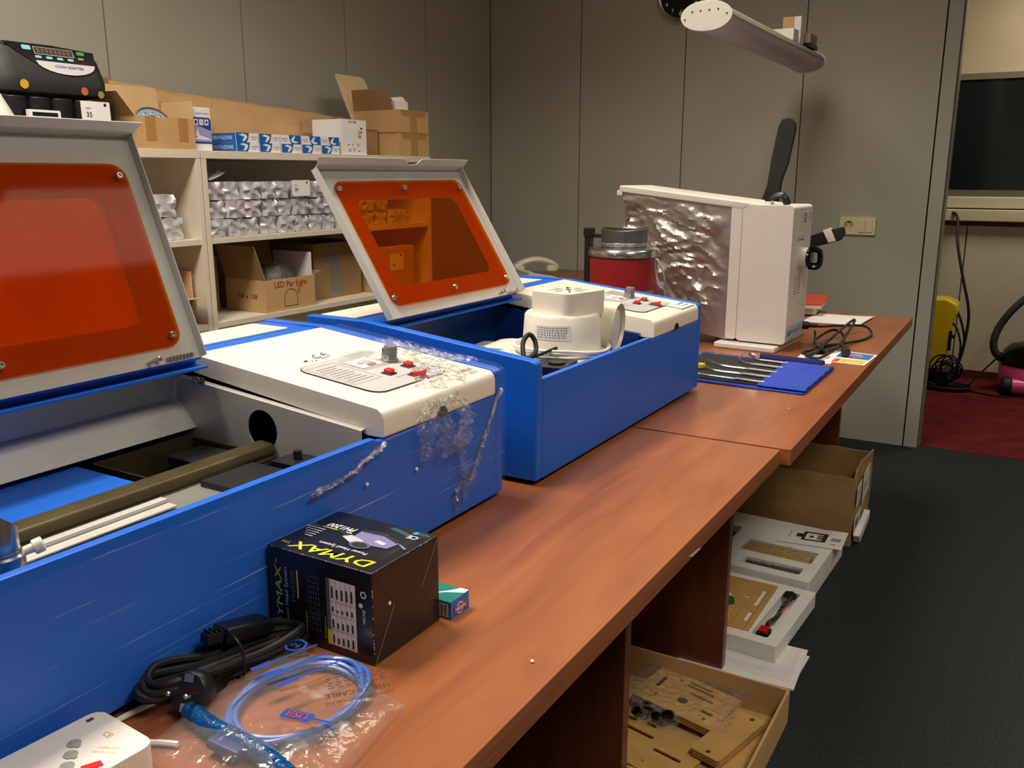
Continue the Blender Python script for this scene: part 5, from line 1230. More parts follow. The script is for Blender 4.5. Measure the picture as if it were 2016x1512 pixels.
for q in range(5):
    for z_, l_ in ((0.013, 0.010), (0.031, 0.010), (0.050, 0.006), (0.066, 0.014)): b.rect(G, 0.0940+q*0.0068, z_, 0.0962+q*0.0068, z_+l_-0.001*((q*3) % 4), 8, 0.0009)
b.decal(G, circ(0.1385, 0.080, 0.0045, 6), 1, 0.0005, holes=[circ(0.1385, 0.080, 0.0028, 6)]); b.text(G, 'NICHE', 0.1385, 0.055, w=0.016, m=1, off=0.0005, bold=True, rot=90); b.decal(G, circ(0.1345, 0.067, 0.003, 8), 1)
b.build('printing', [m_yel, m_paper, M('photo_lilac', srgb(128, 124, 170), 0.35), M('photo_dark', srgb(46, 46, 60), 0.3), M('photo_pale', srgb(190, 192, 200), 0.35), M('photo_grey', srgb(92, 92, 104), 0.35), M('photo_teal', srgb(52, 78, 98), 0.3), M('print_sky', srgb(50, 140, 220), 0.4), m_ink], t)
b = MB()
S = Fr((X1, Y0_, DT), (0, 1, 0), (0, 0, 1)); hh = 0.107; ww = 0.12
def seam(fr, p, q, w_=0.0008, m=0, off=0.0004):
    d = Vector((q[0]-p[0], q[1]-p[1])).normalized(); n_ = Vector((-d.y, d.x))*w_/2
    b.decal(fr, [(p[0]-n_.x, p[1]-n_.y), (q[0]-n_.x, q[1]-n_.y), (q[0]+n_.x, q[1]+n_.y), (p[0]+n_.x, p[1]+n_.y)], m, off)
seam(S, (0.001, 0.001), (0.036, 0.058)); seam(S, (0.119, 0.106), (0.085, 0.056)); seam(S, (0.001, 0.106), (0.036, 0.058), 0.0004, 1); seam(S, (0.036, 0.058), (0.085, 0.056), 0.0004, 1); seam(S, (0.085, 0.056), (0.119, 0.001), 0.0004, 1)
rn = random.Random(4)
for k in range(34):
    a = rn.random(); l_ = 0.0012+0.006*rn.random()**2
    if k % 3 == 0: b.box(X0+a*0.145, X0+a*0.145+l_, Y0_-0.0003, Y0_+0.0006, Z1-0.0007, Z1+0.0003, 0)
    elif k % 3 == 1: b.box(X1-0.0006, X1+0.0003, Y0_-0.0003, Y0_+0.0006, DT+a*0.09, DT+a*0.09+l_*0.7, 0)
    else: b.box(X1-0.0006, X1+0.0003, Y0_+a*0.115, Y0_+a*0.115+l_*0.6, Z1-0.0007, Z1+0.0003, 0)
b.lathe([(0.0022, 0), (0.0022, 0.0006)], (X1, Y0_+0.028, DT+0.062), (1, 0, 0), 10, 2)
b.build('worn_edges', [m_wear, M('fold_line', srgb(60, 52, 44), 0.6), m_paper], t)
t = thing('small_box', 'small blue and teal box peeping out behind the black product box', 'box', (-0.585, 0.81, DT))
b = MB().box(-0.620, -0.551, 0.7905, 0.829, DT, DT+0.022, 0)
F = Fr((-0.551, 0.7905, DT), (0, 1, 0), (0, 0, 1)); b.decal(F, circ(0.019, 0.009, 0.0075, 20), 1); b.decal(F, circ(0.019, 0.009, 0.0060, 20), 0, 0.0006)
b.plate(F, [(0.007, 0.006), (0.031, 0.006), (0.031, 0.0125), (0.007, 0.0125)], 0.0007, 0.0009, m=2); b.text(F, 'MEISIN', 0.019, 0.0092, w=0.021, h=0.0045, m=1, off=0.0012, bold=True)
F = Fr((-0.620, 0.7905, DT), (1, 0, 0), (0, 0, 1)); b.rect(F, 0.004, 0.003, 0.066, 0.020, 3, 0.0004)
for i in range(5):
    for j in range(4): b.rect(F, 0.040+i*0.005, 0.005+j*0.0035, 0.043+i*0.005, 0.007+j*0.0035, 5, 0.0007)
F = Fr((-0.620, 0.7905, DT+0.022), (1, 0, 0), (0, 1, 0)); b.rect(F, 0, 0, 0.069, 0.0385, 4, 0.0004)
b.decal(F, [(0.030, 0.004), (0.069, 0.038), (0.060, 0.038)], 1, 0.0007); b.decal(F, [(0.045, 0.018), (0.069, 0.030), (0.069, 0.0385), (0.058, 0.0385)], 1, 0.0008)
b.build('box_body', [m_pblue, m_paper, m_red, M('label_beige', srgb(206, 196, 180), 0.6), M('print_teal', srgb(30, 120, 110), 0.35), m_ink], t, bevel=0)
# black power cord bundle
t = thing('mains_lead', 'black coiled power cord with a round plug, tied in a bundle beside the nearest engraver', 'cord', (-0.68, 0.57, DT))
b = MB(); r = 0.0042
T = Matrix.Translation((-0.683, 0.573, DT)) @ mrot('Z', -9)
for k in range(5):
    w_ = 0.018+0.004*k; l_ = 0.088+0.003*((k*7) % 4); z_ = 0.005+0.0046*k
    P = []
    for i in range(20):
        a = 2*PI*i/20; s_ = math.sin(a); c_ = math.cos(a)
        P.append((w_*c_*(0.45+0.75*abs(s_)**1.5)+0.002*math.sin(k*3), l_*s_+0.004*math.sin(k*2.1), z_+0.010*(s_ < -0.2)*abs(s_)+0.003*math.sin(i*1.3+k)))
    MB_ = b; b.T = None; b.tube([T @ Vector(p) for p in P], r, 8, 3, closed=True)
b.build('cable', m_blackr, t, smooth=True)
MB().tube([T @ Vector(p) for p in ((-0.020, 0.004, 0.004), (-0.021, 0.004, 0.036), (0.0, 0.006, 0.045), (0.022, 0.004, 0.036), (0.021, 0.004, 0.004), (0, 0.004, 0.0025))], 0.0016, 6, 4, closed=True).build('wire_tie', m_black, t, smooth=True)
# plug: round body lying on its side with two pins facing the camera, strain relief behind
po = Vector((-0.664, 0.512, DT+0.021)); pd = Vector((0.25, -0.86, 0.40)).normalized()
b = MB().lathe([(0.010, -0.040), (0.012, -0.020), (0.0185, -0.012), (0.0205, -0.004), (0.0205, 0.008), (0.019, 0.010), (0.0, 0.010)], po, pd, 28)
b.build('plug', m_black, t, smooth=True)
sx = pd.cross(Vector((0, 0, 1))).normalized(); sz = sx.cross(pd)
b = MB().lathe([(0.0024, 0.010), (0.0024, 0.027), (0.0015, 0.028)], po+sx*0.0095, pd, 10).lathe([(0.0024, 0.010), (0.0024, 0.027), (0.0015, 0.028)], po-sx*0.0095, pd, 10)
b.build('pin', m_chrome, t, smooth=True)
b = MB()
F = Fr(po+pd*0.0102, sx, sz); b.plate(F, rr(-0.005, 0.010, 0.005, 0.018, 0.001), 0, 0.002); b.plate(F, rr(-0.005, -0.018, 0.005, -0.010, 0.001), 0, 0.002)
b.build('earth_clip', m_steel, t)
b = MB()
for k in range(6): b.lathe([(0.0085-0.0006*k, 0), (0.0085-0.0006*k, 0.003)], po-pd*(0.041+0.0052*k)+Vector((0, 0, 0.002*k)), -pd, 14)
b.build('strain_relief', m_black, t, smooth=True)
T = Matrix.Translation((-0.696, 0.612, DT+0.034)) @ mrot('Z', -4) @ mrot('X', -12)
b = MB(T).prism([(-0.035, -0.009), (0.022, -0.009), (0.030, -0.005), (0.030, 0.005), (0.022, 0.009), (-0.035, 0.009)], 'x', -0.013, 0.013)
b.build('socket_connector', m_black, t, bevel=0.003)
b = MB(T)
for k in range(3): b.box(-0.006, 0.008, -0.052+k*0.006, -0.049+k*0.006, -0.007, 0.008)
b.box(-0.0055, 0.0075, -0.055, -0.034, -0.0055, 0.0055); b.build('strain_relief', m_black, t, bevel=0.001)
# blue USB cable in a clear bag
t = thing('cable_bag', 'blue cable coiled in a clear printed plastic bag at the near end of the desk', 'cable', (-0.575, 0.54, DT))
ucx, ucy = -0.580, 0.570
b = MB(); m_cabl = M('cable_blue', srgb(70, 104, 180), 0.3)
for k in range(8):
    P = []
    rx = 0.055+0.0045*((k*5) % 5); ry_ = 0.068+0.003*((k*3) % 4)
    for i in range(18):
        a = 2*PI*i/18; P.append((ucx+rx*math.cos(a)+0.002*math.sin(3*a+k), ucy+ry_*math.sin(a)+0.0025*math.cos(2*a+k), DT+0.0045+0.0032*(k % 3)+0.001*math.sin(a*4+k)))
    b.tube(P, 0.0031, 8, 3, closed=True)
b.build('cable', m_cabl, t, smooth=True)
b = MB()
P = [(-0.655, 0.500, DT+0.010), (-0.618, 0.492, DT+0.0105), (-0.575, 0.490, DT+0.0105), (-0.535, 0.486, DT+0.010), (-0.502, 0.476, DT+0.010)]
b.tube(P, 0.0095, 14, 8)
b.build('braided_sleeve', M('sleeve_blue', srgb(6, 66, 120), 0.2, var=0.5, scale=110, bump=0.25, bscale=120), t, smooth=True)
MB().box(-0.600, -0.560, 0.470, 0.484, DT+0.006, DT+0.016).build('connector', M('connector_navy', srgb(40, 46, 110), 0.35), t, bevel=0.003)
# bag: a pillow of two clear sheets
C4 = [Vector((-0.668, 0.650, 0)), Vector((-0.490, 0.622, 0)), Vector((-0.455, 0.415, 0)), Vector((-0.655, 0.440, 0))]
def bagpt(u_, v_, top):
    p = C4[0].lerp(C4[1], u_).lerp(C4[3].lerp(C4[2], u_), v_)
    e = (max(0, math.sin(PI*u_))*max(0, math.sin(PI*v_)))**0.35
    z_ = 0.0015+(0.0190*e+0.0035*nz((p.x*18, p.y*18, 0), 1, 3)*e+0.0022*abs(nz((p.x*50, p.y*30, 3), 1, 5)) if top else 0)
    if top: z_ += 0.003*(1-e)*abs(nz((u_*9, v_*9, 0), 1, 8))
    return (p.x, p.y, DT+z_)
MB().grid(lambda u_, v_: bagpt(u_, v_, True), 60, 60).build('clear_bag', m_bag, t, smooth=True, fix=False)
F = Fr((-0.4915, 0.600, DT+0.0225), (-0.98, 0.05, 0), (0.05, -0.98, 0))      # lettering read from the far side
m_pinkb = m_ink
b = MB()
def btext(s_, a, c, **k): b.text(F, s_, a, c, m=0, off=0.0, **k)
F = Fr((-0.4915, 0.640, DT+0.0225), (-0.30, -0.93, -0.02), (0.93, -0.30, 0)) if False else Fr((-0.497, 0.640, DT+0.0255), (-0.62, -0.78, 0), (0.78, -0.62, 0))
btext('USB 2.0 CABLE', 0.055, 0.012, w=0.062, h=0.0075, bold=True); btext('28AWG+24AWG GAUGE', 0.055, 0.024, w=0.066, h=0.0045)
for k in range(5):
    for q in range(7): b.rect(F, 0.024+q*0.0085+0.002*(k % 2), -0.002-k*0.0045, 0.0305+q*0.0085-0.001*((k+q) % 3), -0.0005-k*0.0045, 0, 0.0)
b.build('bag_print', m_ink, t)
b = MB(); FZ = DT+0.0245
for k in range(3):
    p0 = Vector((-0.640+k*0.022, 0.565-k*0.004, FZ)); d_ = Vector((0.30, 0.95, 0)).normalized(); n_ = Vector((-d_.y, d_.x, 0))
    b.add([p0-n_*0.0035, p0-n_*0.0035+d_*0.022, p0+n_*0.0035+d_*0.022, p0+n_*0.0035], [(3, 2, 1, 0)]); b.add([p0-n_*0.0012+d_*0.022, p0-n_*0.0012+d_*0.075, p0+n_*0.0012+d_*0.075, p0+n_*0.0012+d_*0.022], [(3, 2, 1, 0)])
R = Fr((-0.640, 0.628, DT+0.0215), (1, 0, 0), (0, 1, 0)); b.decal(R, circ(0, 0, 0.013, 7), 0, 0.0, holes=[circ(0, 0, 0.010, 7)]); b.text(R, '04', 0, 0, h=0.008, off=0)
b.build('blue_print', m_pnavy, t)
b = MB(); R = Fr((-0.543, 0.532, DT+0.0240), (0.95, 0.2, 0), (-0.2, 0.95, 0)); b.decal(R, rr(-0.018, -0.007, 0.014, 0.007, 0.003), 0, 0.0); b.rect(R, 0.014, -0.0015, 0.034, 0.0015, 0, 0.0); b.text(R, 'USB', -0.002, 0, w=0.022, m=1, off=0.0006, bold=True, rot=180)
b.build('logo_print', [m_pnavy, MATS['print_red']], t)
# white travel adapter strip and its leads
t = thing('travel_adapter', 'white multi-socket adapter block at the bottom left, against the nearest engraver', 'adapter', (-0.65, 0.36, DT))
T = Matrix.Translation((-0.660, 0.355, DT)) @ mrot('Z', -4)
MB(T).plate(Fr((0, 0, 0), (1, 0, 0), (0, 1, 0)), rr(-0.043, -0.17, 0.043, 0.078, 0.012), 0.0, 0.034).build('housing', m_white, t, bevel=0.004, bseg=3)
F = Fr((0, 0, 0.0342), (1, 0, 0), (0, 1, 0)); b = MB(T)
b.text(F, 'CE', 0.0, 0.060, h=0.006, m=1); b.text(F, 'OVERLOAD', 0.018, 0.050, w=0.02, m=1, rot=30); b.text(F, 'PROTECTION', 0.02, 0.044, w=0.02, m=1, rot=30); b.rect(F, -0.035, 0.06, -0.031, 0.066, 3, 0.0006)
for x_, y_ in ((-0.012, 0.036), (0.0, 0.026), (0.012, 0.016)): b.decal(F, circ(x_, y_, 0.006, 12), 0, 0.0004); b.decal(F, rr(x_-0.006, y_-0.002, x_+0.008, y_+0.002, 0.001), 0, 0.0006)
b.decal(F, [(0.022, 0.022), (0.028, 0.036), (0.036, 0.034), (0.03, 0.018)], 2, 0.0006)
b.build('markings', [M('shadow_slot', srgb(150, 148, 142), 0.5), MATS['print_gold'], m_red, M('print_violet', srgb(90, 50, 110), 0.4)], t)
t = thing('white_lead', 'thin white cable along the foot of the nearest engraver', 'cable', (-0.70, 0.47, DT))
b = MB().tube([(-0.709, 0.30, DT+0.004), (-0.710, 0.36, DT+0.004), (-0.709, 0.44, DT+0.004), (-0.708, 0.475, DT+0.004), (-0.70, 0.51, DT+0.0035)], 0.003, 8).tube([(-0.664, 0.437, DT+0.010), (-0.655, 0.452, DT+0.004), (-0.645, 0.458, DT+0.004), (-0.63, 0.465, DT+0.0035)], 0.003, 8)
b.build('cable', m_white, t, smooth=True)
# crumbs of white foam on the desk
for k, (x_, y_, s_) in enumerate(((-0.423, 0.758, 0.0022), (-0.452, 1.98, 0.002), (-0.62, 1.86, 0.0016))):
    MBo = MB().lathe([(0.0, 0.0), (s_, s_*0.5), (s_*0.9, s_*1.2), (0, s_*1.4)], (x_, y_, DT), n=8).build('foam_crumb', m_foam, None, smooth=True)
    tag(MBo, ['white foam crumb near the front edge of the nearest desk', 'white foam crumb on the far desk before the blue tool roll', 'white foam crumb on the far desk close to the second engraver'][k], 'crumb')

for k, (y_, z_) in enumerate(((0.841, 0.864), (0.947, 0.854))):
    MBo = MB().lathe([(0.0, 0.0), (0.0026, 0.001), (0.0024, 0.003), (0, 0.0036)], (-0.7155, y_, z_), (1, 0, 0), n=10).build('foam_crumb', m_foam, None, smooth=True)
    tag(MBo, ['white foam crumb stuck on the blue front above the black product box', 'white foam crumb stuck on the blue front below the hanging film'][k], 'crumb')
# ================================================================ UNDER THE DESKS
# stacked papers
t = thing('paper_stack', 'stack of printed sheets on the carpet under the foam tray', 'papers', (-0.55, 2.14, 0))
b = MB()
for k, (rz, ox) in enumerate(((2, 0), (-1.5, 0.004), (1, -0.004), (3.5, 0.006))):
    T = Matrix.Translation((-0.565+ox, 2.14, 0.001+k*0.0048)) @ mrot('Z', rz); bb = MB(T).box(-0.148, 0.148, -0.105, 0.105, 0, 0.0042); b.add([T @ p for p in bb.v], bb.f)
F = Fr((-0.565+0.006-0.148, 2.04, 0.0198), (1, 0.061, 0), (-0.061, 1, 0))
for k in range(34):
    b.rect(F, 0.085+k*0.006, 0.012, 0.0868+k*0.006, 0.185, 1, 0.0003); 
for q in (0.05, 0.09, 0.13): b.rect(F, 0.085, q, 0.288, q+0.0016, 0, 0.0005)
b.build('sheets', [m_paper, M('table_print', srgb(205, 203, 206), 0.7)], t)
def foamtray(name, label, x0, x1, y0, y1, z0, z1, pockets, rz=0):
    t = thing(name, label, 'foam tray', ((x0+x1)/2, (y0+y1)/2, z0))
    F = Fr((0, 0, 0), (1, 0, 0), (0, 1, 0))
    T = Matrix.Translation(((x0+x1)/2, (y0+y1)/2, 0)) @ mrot('Z', rz) @ Matrix.Translation((-(x0+x1)/2, -(y0+y1)/2, 0))
    b = MB(T).plate(F, rr(x0, y0, x1, y1, 0.006, 3), z0+0.008, z1, [rr(*p, 0.008, 3) for p in pockets]); b.box(x0+0.001, x1-0.001, y0+0.001, y1-0.001, z0, z0+0.012)
    b.build('foam', m_foam, t, bevel=0.0025)
    return t
foamtray('foam_tray', 'nearer white foam tray with a laser-cut board and red switch, on the papers', -0.98, -0.465, 2.155, 2.525, 0.0205, 0.066, [(-0.545, 2.19, -0.500, 2.49)], -3)
t = thing('laser_cut_board', 'thin plywood sheet with cut-out shapes and a green scrap on the nearer foam tray', 'board', (-0.7, 2.3, 0.067))
F = Fr((-0.875, 2.185, 0.0665), (1, 0, 0), (0, 1, 0))
slots = [rr(0.20, 0.09, 0.212, 0.20, 0.005), circ(0.255, 0.19, 0.012, 14, a0=0, a1=180), rr(0.02, 0.03, 0.17, 0.045, 0.004), rr(0.285, 0.05, 0.295, 0.11, 0.004), rr(0.285, 0.15, 0.295, 0.26, 0.004), rr(0.09, 0.285, 0.14, 0.294, 0.003), rr(0.19, 0.285, 0.235, 0.294, 0.003), circ(0.225, 0.05, 0.004, 10), circ(0.25, 0.06, 0.004, 10), circ(0.235, 0.10, 0.005, 10)]
b = MB().plate(F, [(0, 0), (0.315, 0.0), (0.315, 0.305), (0, 0.305)], 0, 0.003, slots, m=0)
for a0, b0, a1, b1 in ((0.30, 0.01, 0.301, 0.30), (0.26, 0.01, 0.261, 0.15), (0.02, 0.22, 0.28, 0.221), (0.05, 0.13, 0.19, 0.131)): b.rect(F, a0, b0, a1, b1, 1, 0.0033)
b.build('sheet', [m_kraft, M('burnt_edge', srgb(84, 58, 30), 0.8)], t)
g = MB().decal(F, [(0.10, 0.10), (0.16, 0.07), (0.205, 0.09), (0.238, 0.13), (0.225, 0.165), (0.18, 0.175), (0.12, 0.16)], 0, 0.0045); g.build('green_scrap', M('scrap_green', srgb(24, 96, 56), 0.6), t, solid=0.001)
t = thing('rocker_switch', 'black bracket and red rocker switch joined by wrapped leads in the foam pocket', 'switch', (-0.52, 2.34, 0.033))
T = Matrix.Translation((-0.522, 2.34, 0.034)) @ mrot('Z', -3)
MB(T).box(-0.014, 0.016, -0.145, -0.105, 0.0, 0.032).build('switch_housing', m_black, t, bevel=0.002)
MB(T).plate(Fr((-0.010, -0.140, 0.032), (1, 0, 0), (0, 1, 0.1)), rr(0, 0, 0.022, 0.028, 0.001), -0.002, 0.004).build('red_rocker', m_red, t, bevel=0.001)
MB(T).tube([(0, -0.105, 0.018), (-0.004, -0.07, 0.026), (0.004, -0.02, 0.026), (0.0, 0.04, 0.026), (0.006, 0.10, 0.03)], 0.009, 10, 8, flat=0.7).tube([(0.008, -0.02, 0.030), (0.011, 0.05, 0.032), (0.008, 0.09, 0.03)], 0.002, 6, m=1).build('wrapped_leads', [M('wrapped_dark', srgb(70, 68, 70), 0.2, 0.5, var=0.7, scale=60, bump=1.0, bscale=90), m_red], t, smooth=True)
MB(T).plate(Fr((0, 0.10, 0.028), (1, 0, 0), (0, 1, 0)), [(-0.018, 0.0), (0.018, 0.0), (0.018, 0.02), (0, 0.038), (-0.018, 0.03)], 0, 0.008).build('bracket', m_black, t, bevel=0.001)
foamtray('foam_tray', 'farther white foam tray holding wrapped parts beside the big cardboard box', -0.98, -0.475, 2.545, 2.985, 0.0, 0.080, [(-0.70, 2.585, -0.515, 2.635), (-0.735, 2.68, -0.505, 2.775), (-0.93, 2.60, -0.78, 2.86)], -2)
t = thing('wrapped_part', 'brown parts in clear wrap in the middle pocket of the farther foam tray', 'part', (-0.62, 2.73, 0.013))
MB().box(-0.725, -0.52, 2.69, 2.765, 0.013, 0.076).build('part_body', m_kraft, t, bevel=0.004)
MB().grid(lambda u_, v_: (-0.728+u_*0.215, 2.686+v_*0.084, 0.077+0.010*abs(nz((u_*8, v_*4, 0), 1.3, 4))), 36, 16).build('clear_wrap', m_wrapc, t, smooth=True, fix=False)
t = thing('wrapped_strip', 'long dark part in clear wrap in the near pocket of the farther foam tray', 'part', (-0.6, 2.61, 0.013))
MB().box(-0.695, -0.525, 2.592, 2.628, 0.013, 0.072).build('part_body', m_black, t, bevel=0.004)
MB().grid(lambda u_, v_: (-0.697+u_*0.178, 2.588+v_*0.044, 0.073+0.010*abs(nz((u_*9, v_*3, 0), 1.3, 6))), 36, 10).build('clear_wrap', m_wrapc, t, smooth=True, fix=False)
t = thing('black_bracket', 'black ring-shaped part in the left pocket of the farther foam tray', 'part', (-0.86, 2.72, 0.013))
MB().plate(Fr((-0.86, 2.73, 0.02), (1, 0, 0), (0, 1, 0)), circ(0, 0, 0.06, 24), 0, 0.045, [circ(0.01, 0, 0.03, 20)]).box(-0.86, -0.79, 2.79, 2.85, 0.013, 0.06).build('part_body', m_black, t, bevel=0.004)
t = thing('instruction_sheet', 'white instruction sheet with a black frame drawing, lying on the farther foam tray', 'leaflet', (-0.55, 2.92, 0.082))
F = Fr((-0.645, 2.795, 0.0825), (0.985, 0.14, 0), (-0.01, 1, 0.02))
b = MB().plate(F, [(0, 0), (0.20, 0.0), (0.195, 0.150), (0.0, 0.150)], 0, 0.0008)
fr2 = rr(0.075, 0.045, 0.135, 0.105, 0.003)
b.decal(F, rr(0.066, 0.038, 0.142, 0.112, 0.003), 1, 0.0012, holes=[rr(0.076, 0.048, 0.128, 0.102, 0.002)]); b.rect(F, 0.046, 0.06, 0.066, 0.09, 1, 0.0012); b.rect(F, 0.112, 0.055, 0.128, 0.095, 2, 0.0014); b.rect(F, 0.088, 0.066, 0.100, 0.082, 1, 0.0014)
b.rect(F, 0.155, 0.06, 0.185, 0.07, 2, 0.0012); b.rect(F, 0.155, 0.074, 0.185, 0.084, 2, 0.0012); b.rect(F, 0.16, 0.030, 0.175, 0.036, 2, 0.0012); b.text(F, 'Instruction', 0.025, 0.075, w=0.05, m=2, off=0.0012, rot=90)
b.build('sheet', [m_paper, m_ink, m_print], t)
# big open carton
t = thing('open_carton', 'big worn open cardboard box on the carpet under the far desk', 'box', (-0.72, 3.25, 0.0))
xa, xb, ya, yb, zh = -0.98, -0.463, 3.07, 3.425, 0.245
b = MB()
def rimz(u_, s): return zh+0.006*nz((u_*6, s, 0), 1, s)
b.grid(lambda u_, v_: (xa+u_*(xb-xa), ya+0.004*nz((u_*5, v_*4, 0), 1, 2), v_*rimz(u_, 1)), 24, 8)
b.grid(lambda u_, v_: (xa+u_*(xb-xa), yb+0.004*nz((u_*5, v_*4, 0), 1, 5), v_*rimz(u_, 3)), 24, 8)
b.grid(lambda u_, v_: (xa, ya+u_*(yb-ya), v_*rimz(u_, 4)), 16, 8)
b.grid(lambda u_, v_: (xb+0.006*nz((u_*4, v_*4, 0), 1, 7)-0.014*math.sin(PI*u_)*(v_**2), ya+u_*(yb-ya), v_*(rimz(u_, 6)+0.012*u_**6)), 24, 10)
b.grid(lambda u_, v_: (xa+u_*(xb-xa), ya+v_*(yb-ya), 0.004), 4, 4)
b.build('box_body', M('old_cardboard', srgb(176, 142, 92), 0.85, var=0.12, scale=7), t, solid=0.005)
b = MB()
F = Fr((xb+0.008, ya, -0.055), (0, 1, 0), (0, 0, 1))
b.plate(F, [(0.02, 0.19), (0.10, 0.20), (0.10, 0.275), (0.02, 0.265)], 0, 0.001, m=0).plate(F, [(0.14, 0.17), (0.26, 0.19), (0.25, 0.29), (0.13, 0.28)], 0, 0.001, m=0).plate(F, [(0.01, 0.09), (0.11, 0.10), (0.12, 0.165), (0.01, 0.155)], 0, 0.001, m=0)
for k in range(4): b.rect(F, 0.03, 0.205+k*0.014, 0.09, 0.209+k*0.014, 1, 0.0015)
b.rect(F, 0.03, 0.11, 0.09, 0.14, 1, 0.0015); b.text(F, 'Box', 0.19, 0.23, w=0.06, m=1, off=0.0015, rot=15)
b.plate(F, [(0.04, 0.06), (0.22, 0.09), (0.22, 0.12), (0.02, 0.09)], 0.0, 0.02, m=2)
b.build('labels', [m_paper, m_print, m_foam], t)
# shallow carton at the bottom with laser-cut parts
t, T = carton('parts_carton', 'shallow open cardboard carton of laser-cut parts under the nearest desk', -0.93, -0.390, 1.42+0.06, 1.93, 0.0, 0.085, {}, mat=m_card, th=0.006, tape=False)
zf = 0.0065
def cutplate(label, cx, cy, z_, rz, w_, l_, slots, layers=1, name='laser_cut_part', tilt=0, outline=None):
    t = thing(name, label, 'cut part', (cx, cy, z_))
    T = Matrix.Translation((cx, cy, z_)) @ mrot('Z', rz) @ mrot('Y', tilt)
    F = Fr((0, 0, 0), (1, 0, 0), (0, 1, 0))
    for k in range(layers):
        b = MB(T).plate(F, outline or rr(-w_/2, -l_/2, w_/2, l_/2, 0.008), 0.0065*k, 0.0065*k+0.004, slots)
        b.add([], []); b.build('plate', m_kraft if True else None, t)
    for k in range(layers-1):
        MB(T).plate(F, rr(-w_/2+0.002, -l_/2+0.002, w_/2-0.002, l_/2-0.002, 0.006), 0.0065*k+0.004, 0.0065*(k+1)).build('black_layer', m_ink, t)  # thin black sheet between the plates, visible through the slots
    return t
cutplate('plain plywood sheet covering the bottom right of the shallow carton', -0.545, 1.62, zf, 4, 0.27, 0.24, [circ(-0.03, 0.05, 0.006, 10), circ(0.06, -0.04, 0.004, 10), rr(-0.09, -0.05, -0.05, -0.03, 0.004)])
cutplate('narrow plywood strip along the right side of the shallow carton', -0.442, 1.735, zf+0.008, -5, 0.060, 0.28, [circ(0.02, -0.10, 0.003, 10)])
cutplate('stacked plywood strips with round holes, right of the wrapped parts in the shallow carton', -0.478, 1.755, zf+0.018, -14, 0.072, 0.20, [circ(0.0, -0.085, 0.006, 12), circ(0.008, 0.085, 0.006, 12)], 3)
cutplate('long plywood part with two slots at the lower left of the shallow carton', -0.68, 1.575, zf+0.018, -14, 0.33, 0.12, [rr(-0.10, 0.015, 0.02, 0.026, 0.005), rr(0.03, -0.01, 0.12, 0.001, 0.005), circ(0.06, 0.03, 0.003, 8), circ(0.10, 0.02, 0.003, 8)])
cutplate('second long slotted plywood part, behind the first in the shallow carton', -0.66, 1.675, zf+0.010, -12, 0.30, 0.10, [rr(-0.06, 0.01, 0.03, 0.021, 0.005), rr(0.05, -0.02, 0.12, -0.010, 0.004)])
t = cutplate('wrapped stack of small plywood parts at the back of the shallow carton', -0.610, 1.845, zf+0.02, -8, 0.21, 0.155, [circ(0.0, -0.02, 0.013, 16), rr(-0.02, 0.04, 0.05, 0.048, 0.003), rr(-0.02, 0.055, 0.04, 0.062, 0.003), rr(0.0, 0.015, 0.06, 0.022, 0.003), rr(-0.08, -0.01, -0.07, 0.04, 0.003), circ(-0.06, -0.04, 0.005, 10), circ(0.07, -0.05, 0.005, 10), rr(0.05, -0.03, 0.08, -0.02, 0.003), circ(-0.04, 0.05, 0.005, 10)], 3, tilt=4)
MB().grid(lambda u_, v_: (-0.74+u_*0.26, 1.755+v_*0.175, zf+0.046+0.010*abs(nz((u_*7, v_*6, 0), 1.2, 4))-0.02*max(0, abs(v_-0.5)*2-0.8)*4*0.5), 50, 36).build('clear_wrap', m_wrapc, t, smooth=True, fix=False)
t = thing('hardware_bag', 'black hardware in a clear bag left of the wrapped parts in the shallow carton', 'bag', (-0.67, 1.77, zf))
b = MB(); rn = random.Random(3)
for k in range(9):
    b.lathe([(0.0, 0), (0.012, 0.003), (0.012, 0.016), (0, 0.02)], (-0.69+rn.random()*0.07, 1.735+rn.random()*0.05, zf+0.014+rn.random()*0.012), (rn.random()-0.5, rn.random()-0.5, 0.7), 10)
b.build('hardware', m_blackg, t, smooth=True)
MB().grid(lambda u_, v_: (-0.72+u_*0.13, 1.71+v_*0.11, zf+0.028+0.02*abs(nz((u_*6, v_*6, 0), 1.2, 9))*math.sin(PI*u_)), 30, 24).build('clear_bag', m_wrapc, t, smooth=True, fix=False)
t = thing('black_folder', 'dark plastic folder edge between the papers and the shallow carton', 'folder', (-0.56, 1.98, 0))
MB().box(-0.88, -0.43, 1.945, 2.03, 0.0, 0.0009+0.0035*0).build('cover', M('folder_navy', srgb(30, 30, 50), 0.35), t)

# ================================================================ CORRIDOR: pressure washer, cable, vacuum cleaner
t = thing('pressure_washer', 'yellow upright pressure washer standing beyond the doorway', 'pressure washer', (-0.52, 6.0, 0.002))
b = MB().prism([(-0.62, 0.10), (-0.44, 0.10), (-0.425, 0.40), (-0.40, 0.44), (-0.41, 0.50), (-0.47, 0.53), (-0.60, 0.52), (-0.66, 0.30)], 'y', 5.88, 6.06)
b.build('housing', m_yellow, t, bevel=0.012)
MB().box(-0.64, -0.42, 5.86, 6.10, 0.002, 0.10).build('base', m_black, t, bevel=0.01)
MB().lathe([(0.07, 0), (0.07, 0.03)], (-0.64, 5.90, 0.075), (0, -1, 0), 24).build('wheel', m_blackr, t)
b = MB().box(-0.435, -0.418, 5.875, 5.88, 0.22, 0.34).lathe([(0.012, 0), (0.012, 0.02)], (-0.425, 5.93, 0.30), (1, 0, 0), 12)
b.build('side_marking', m_ink, t)
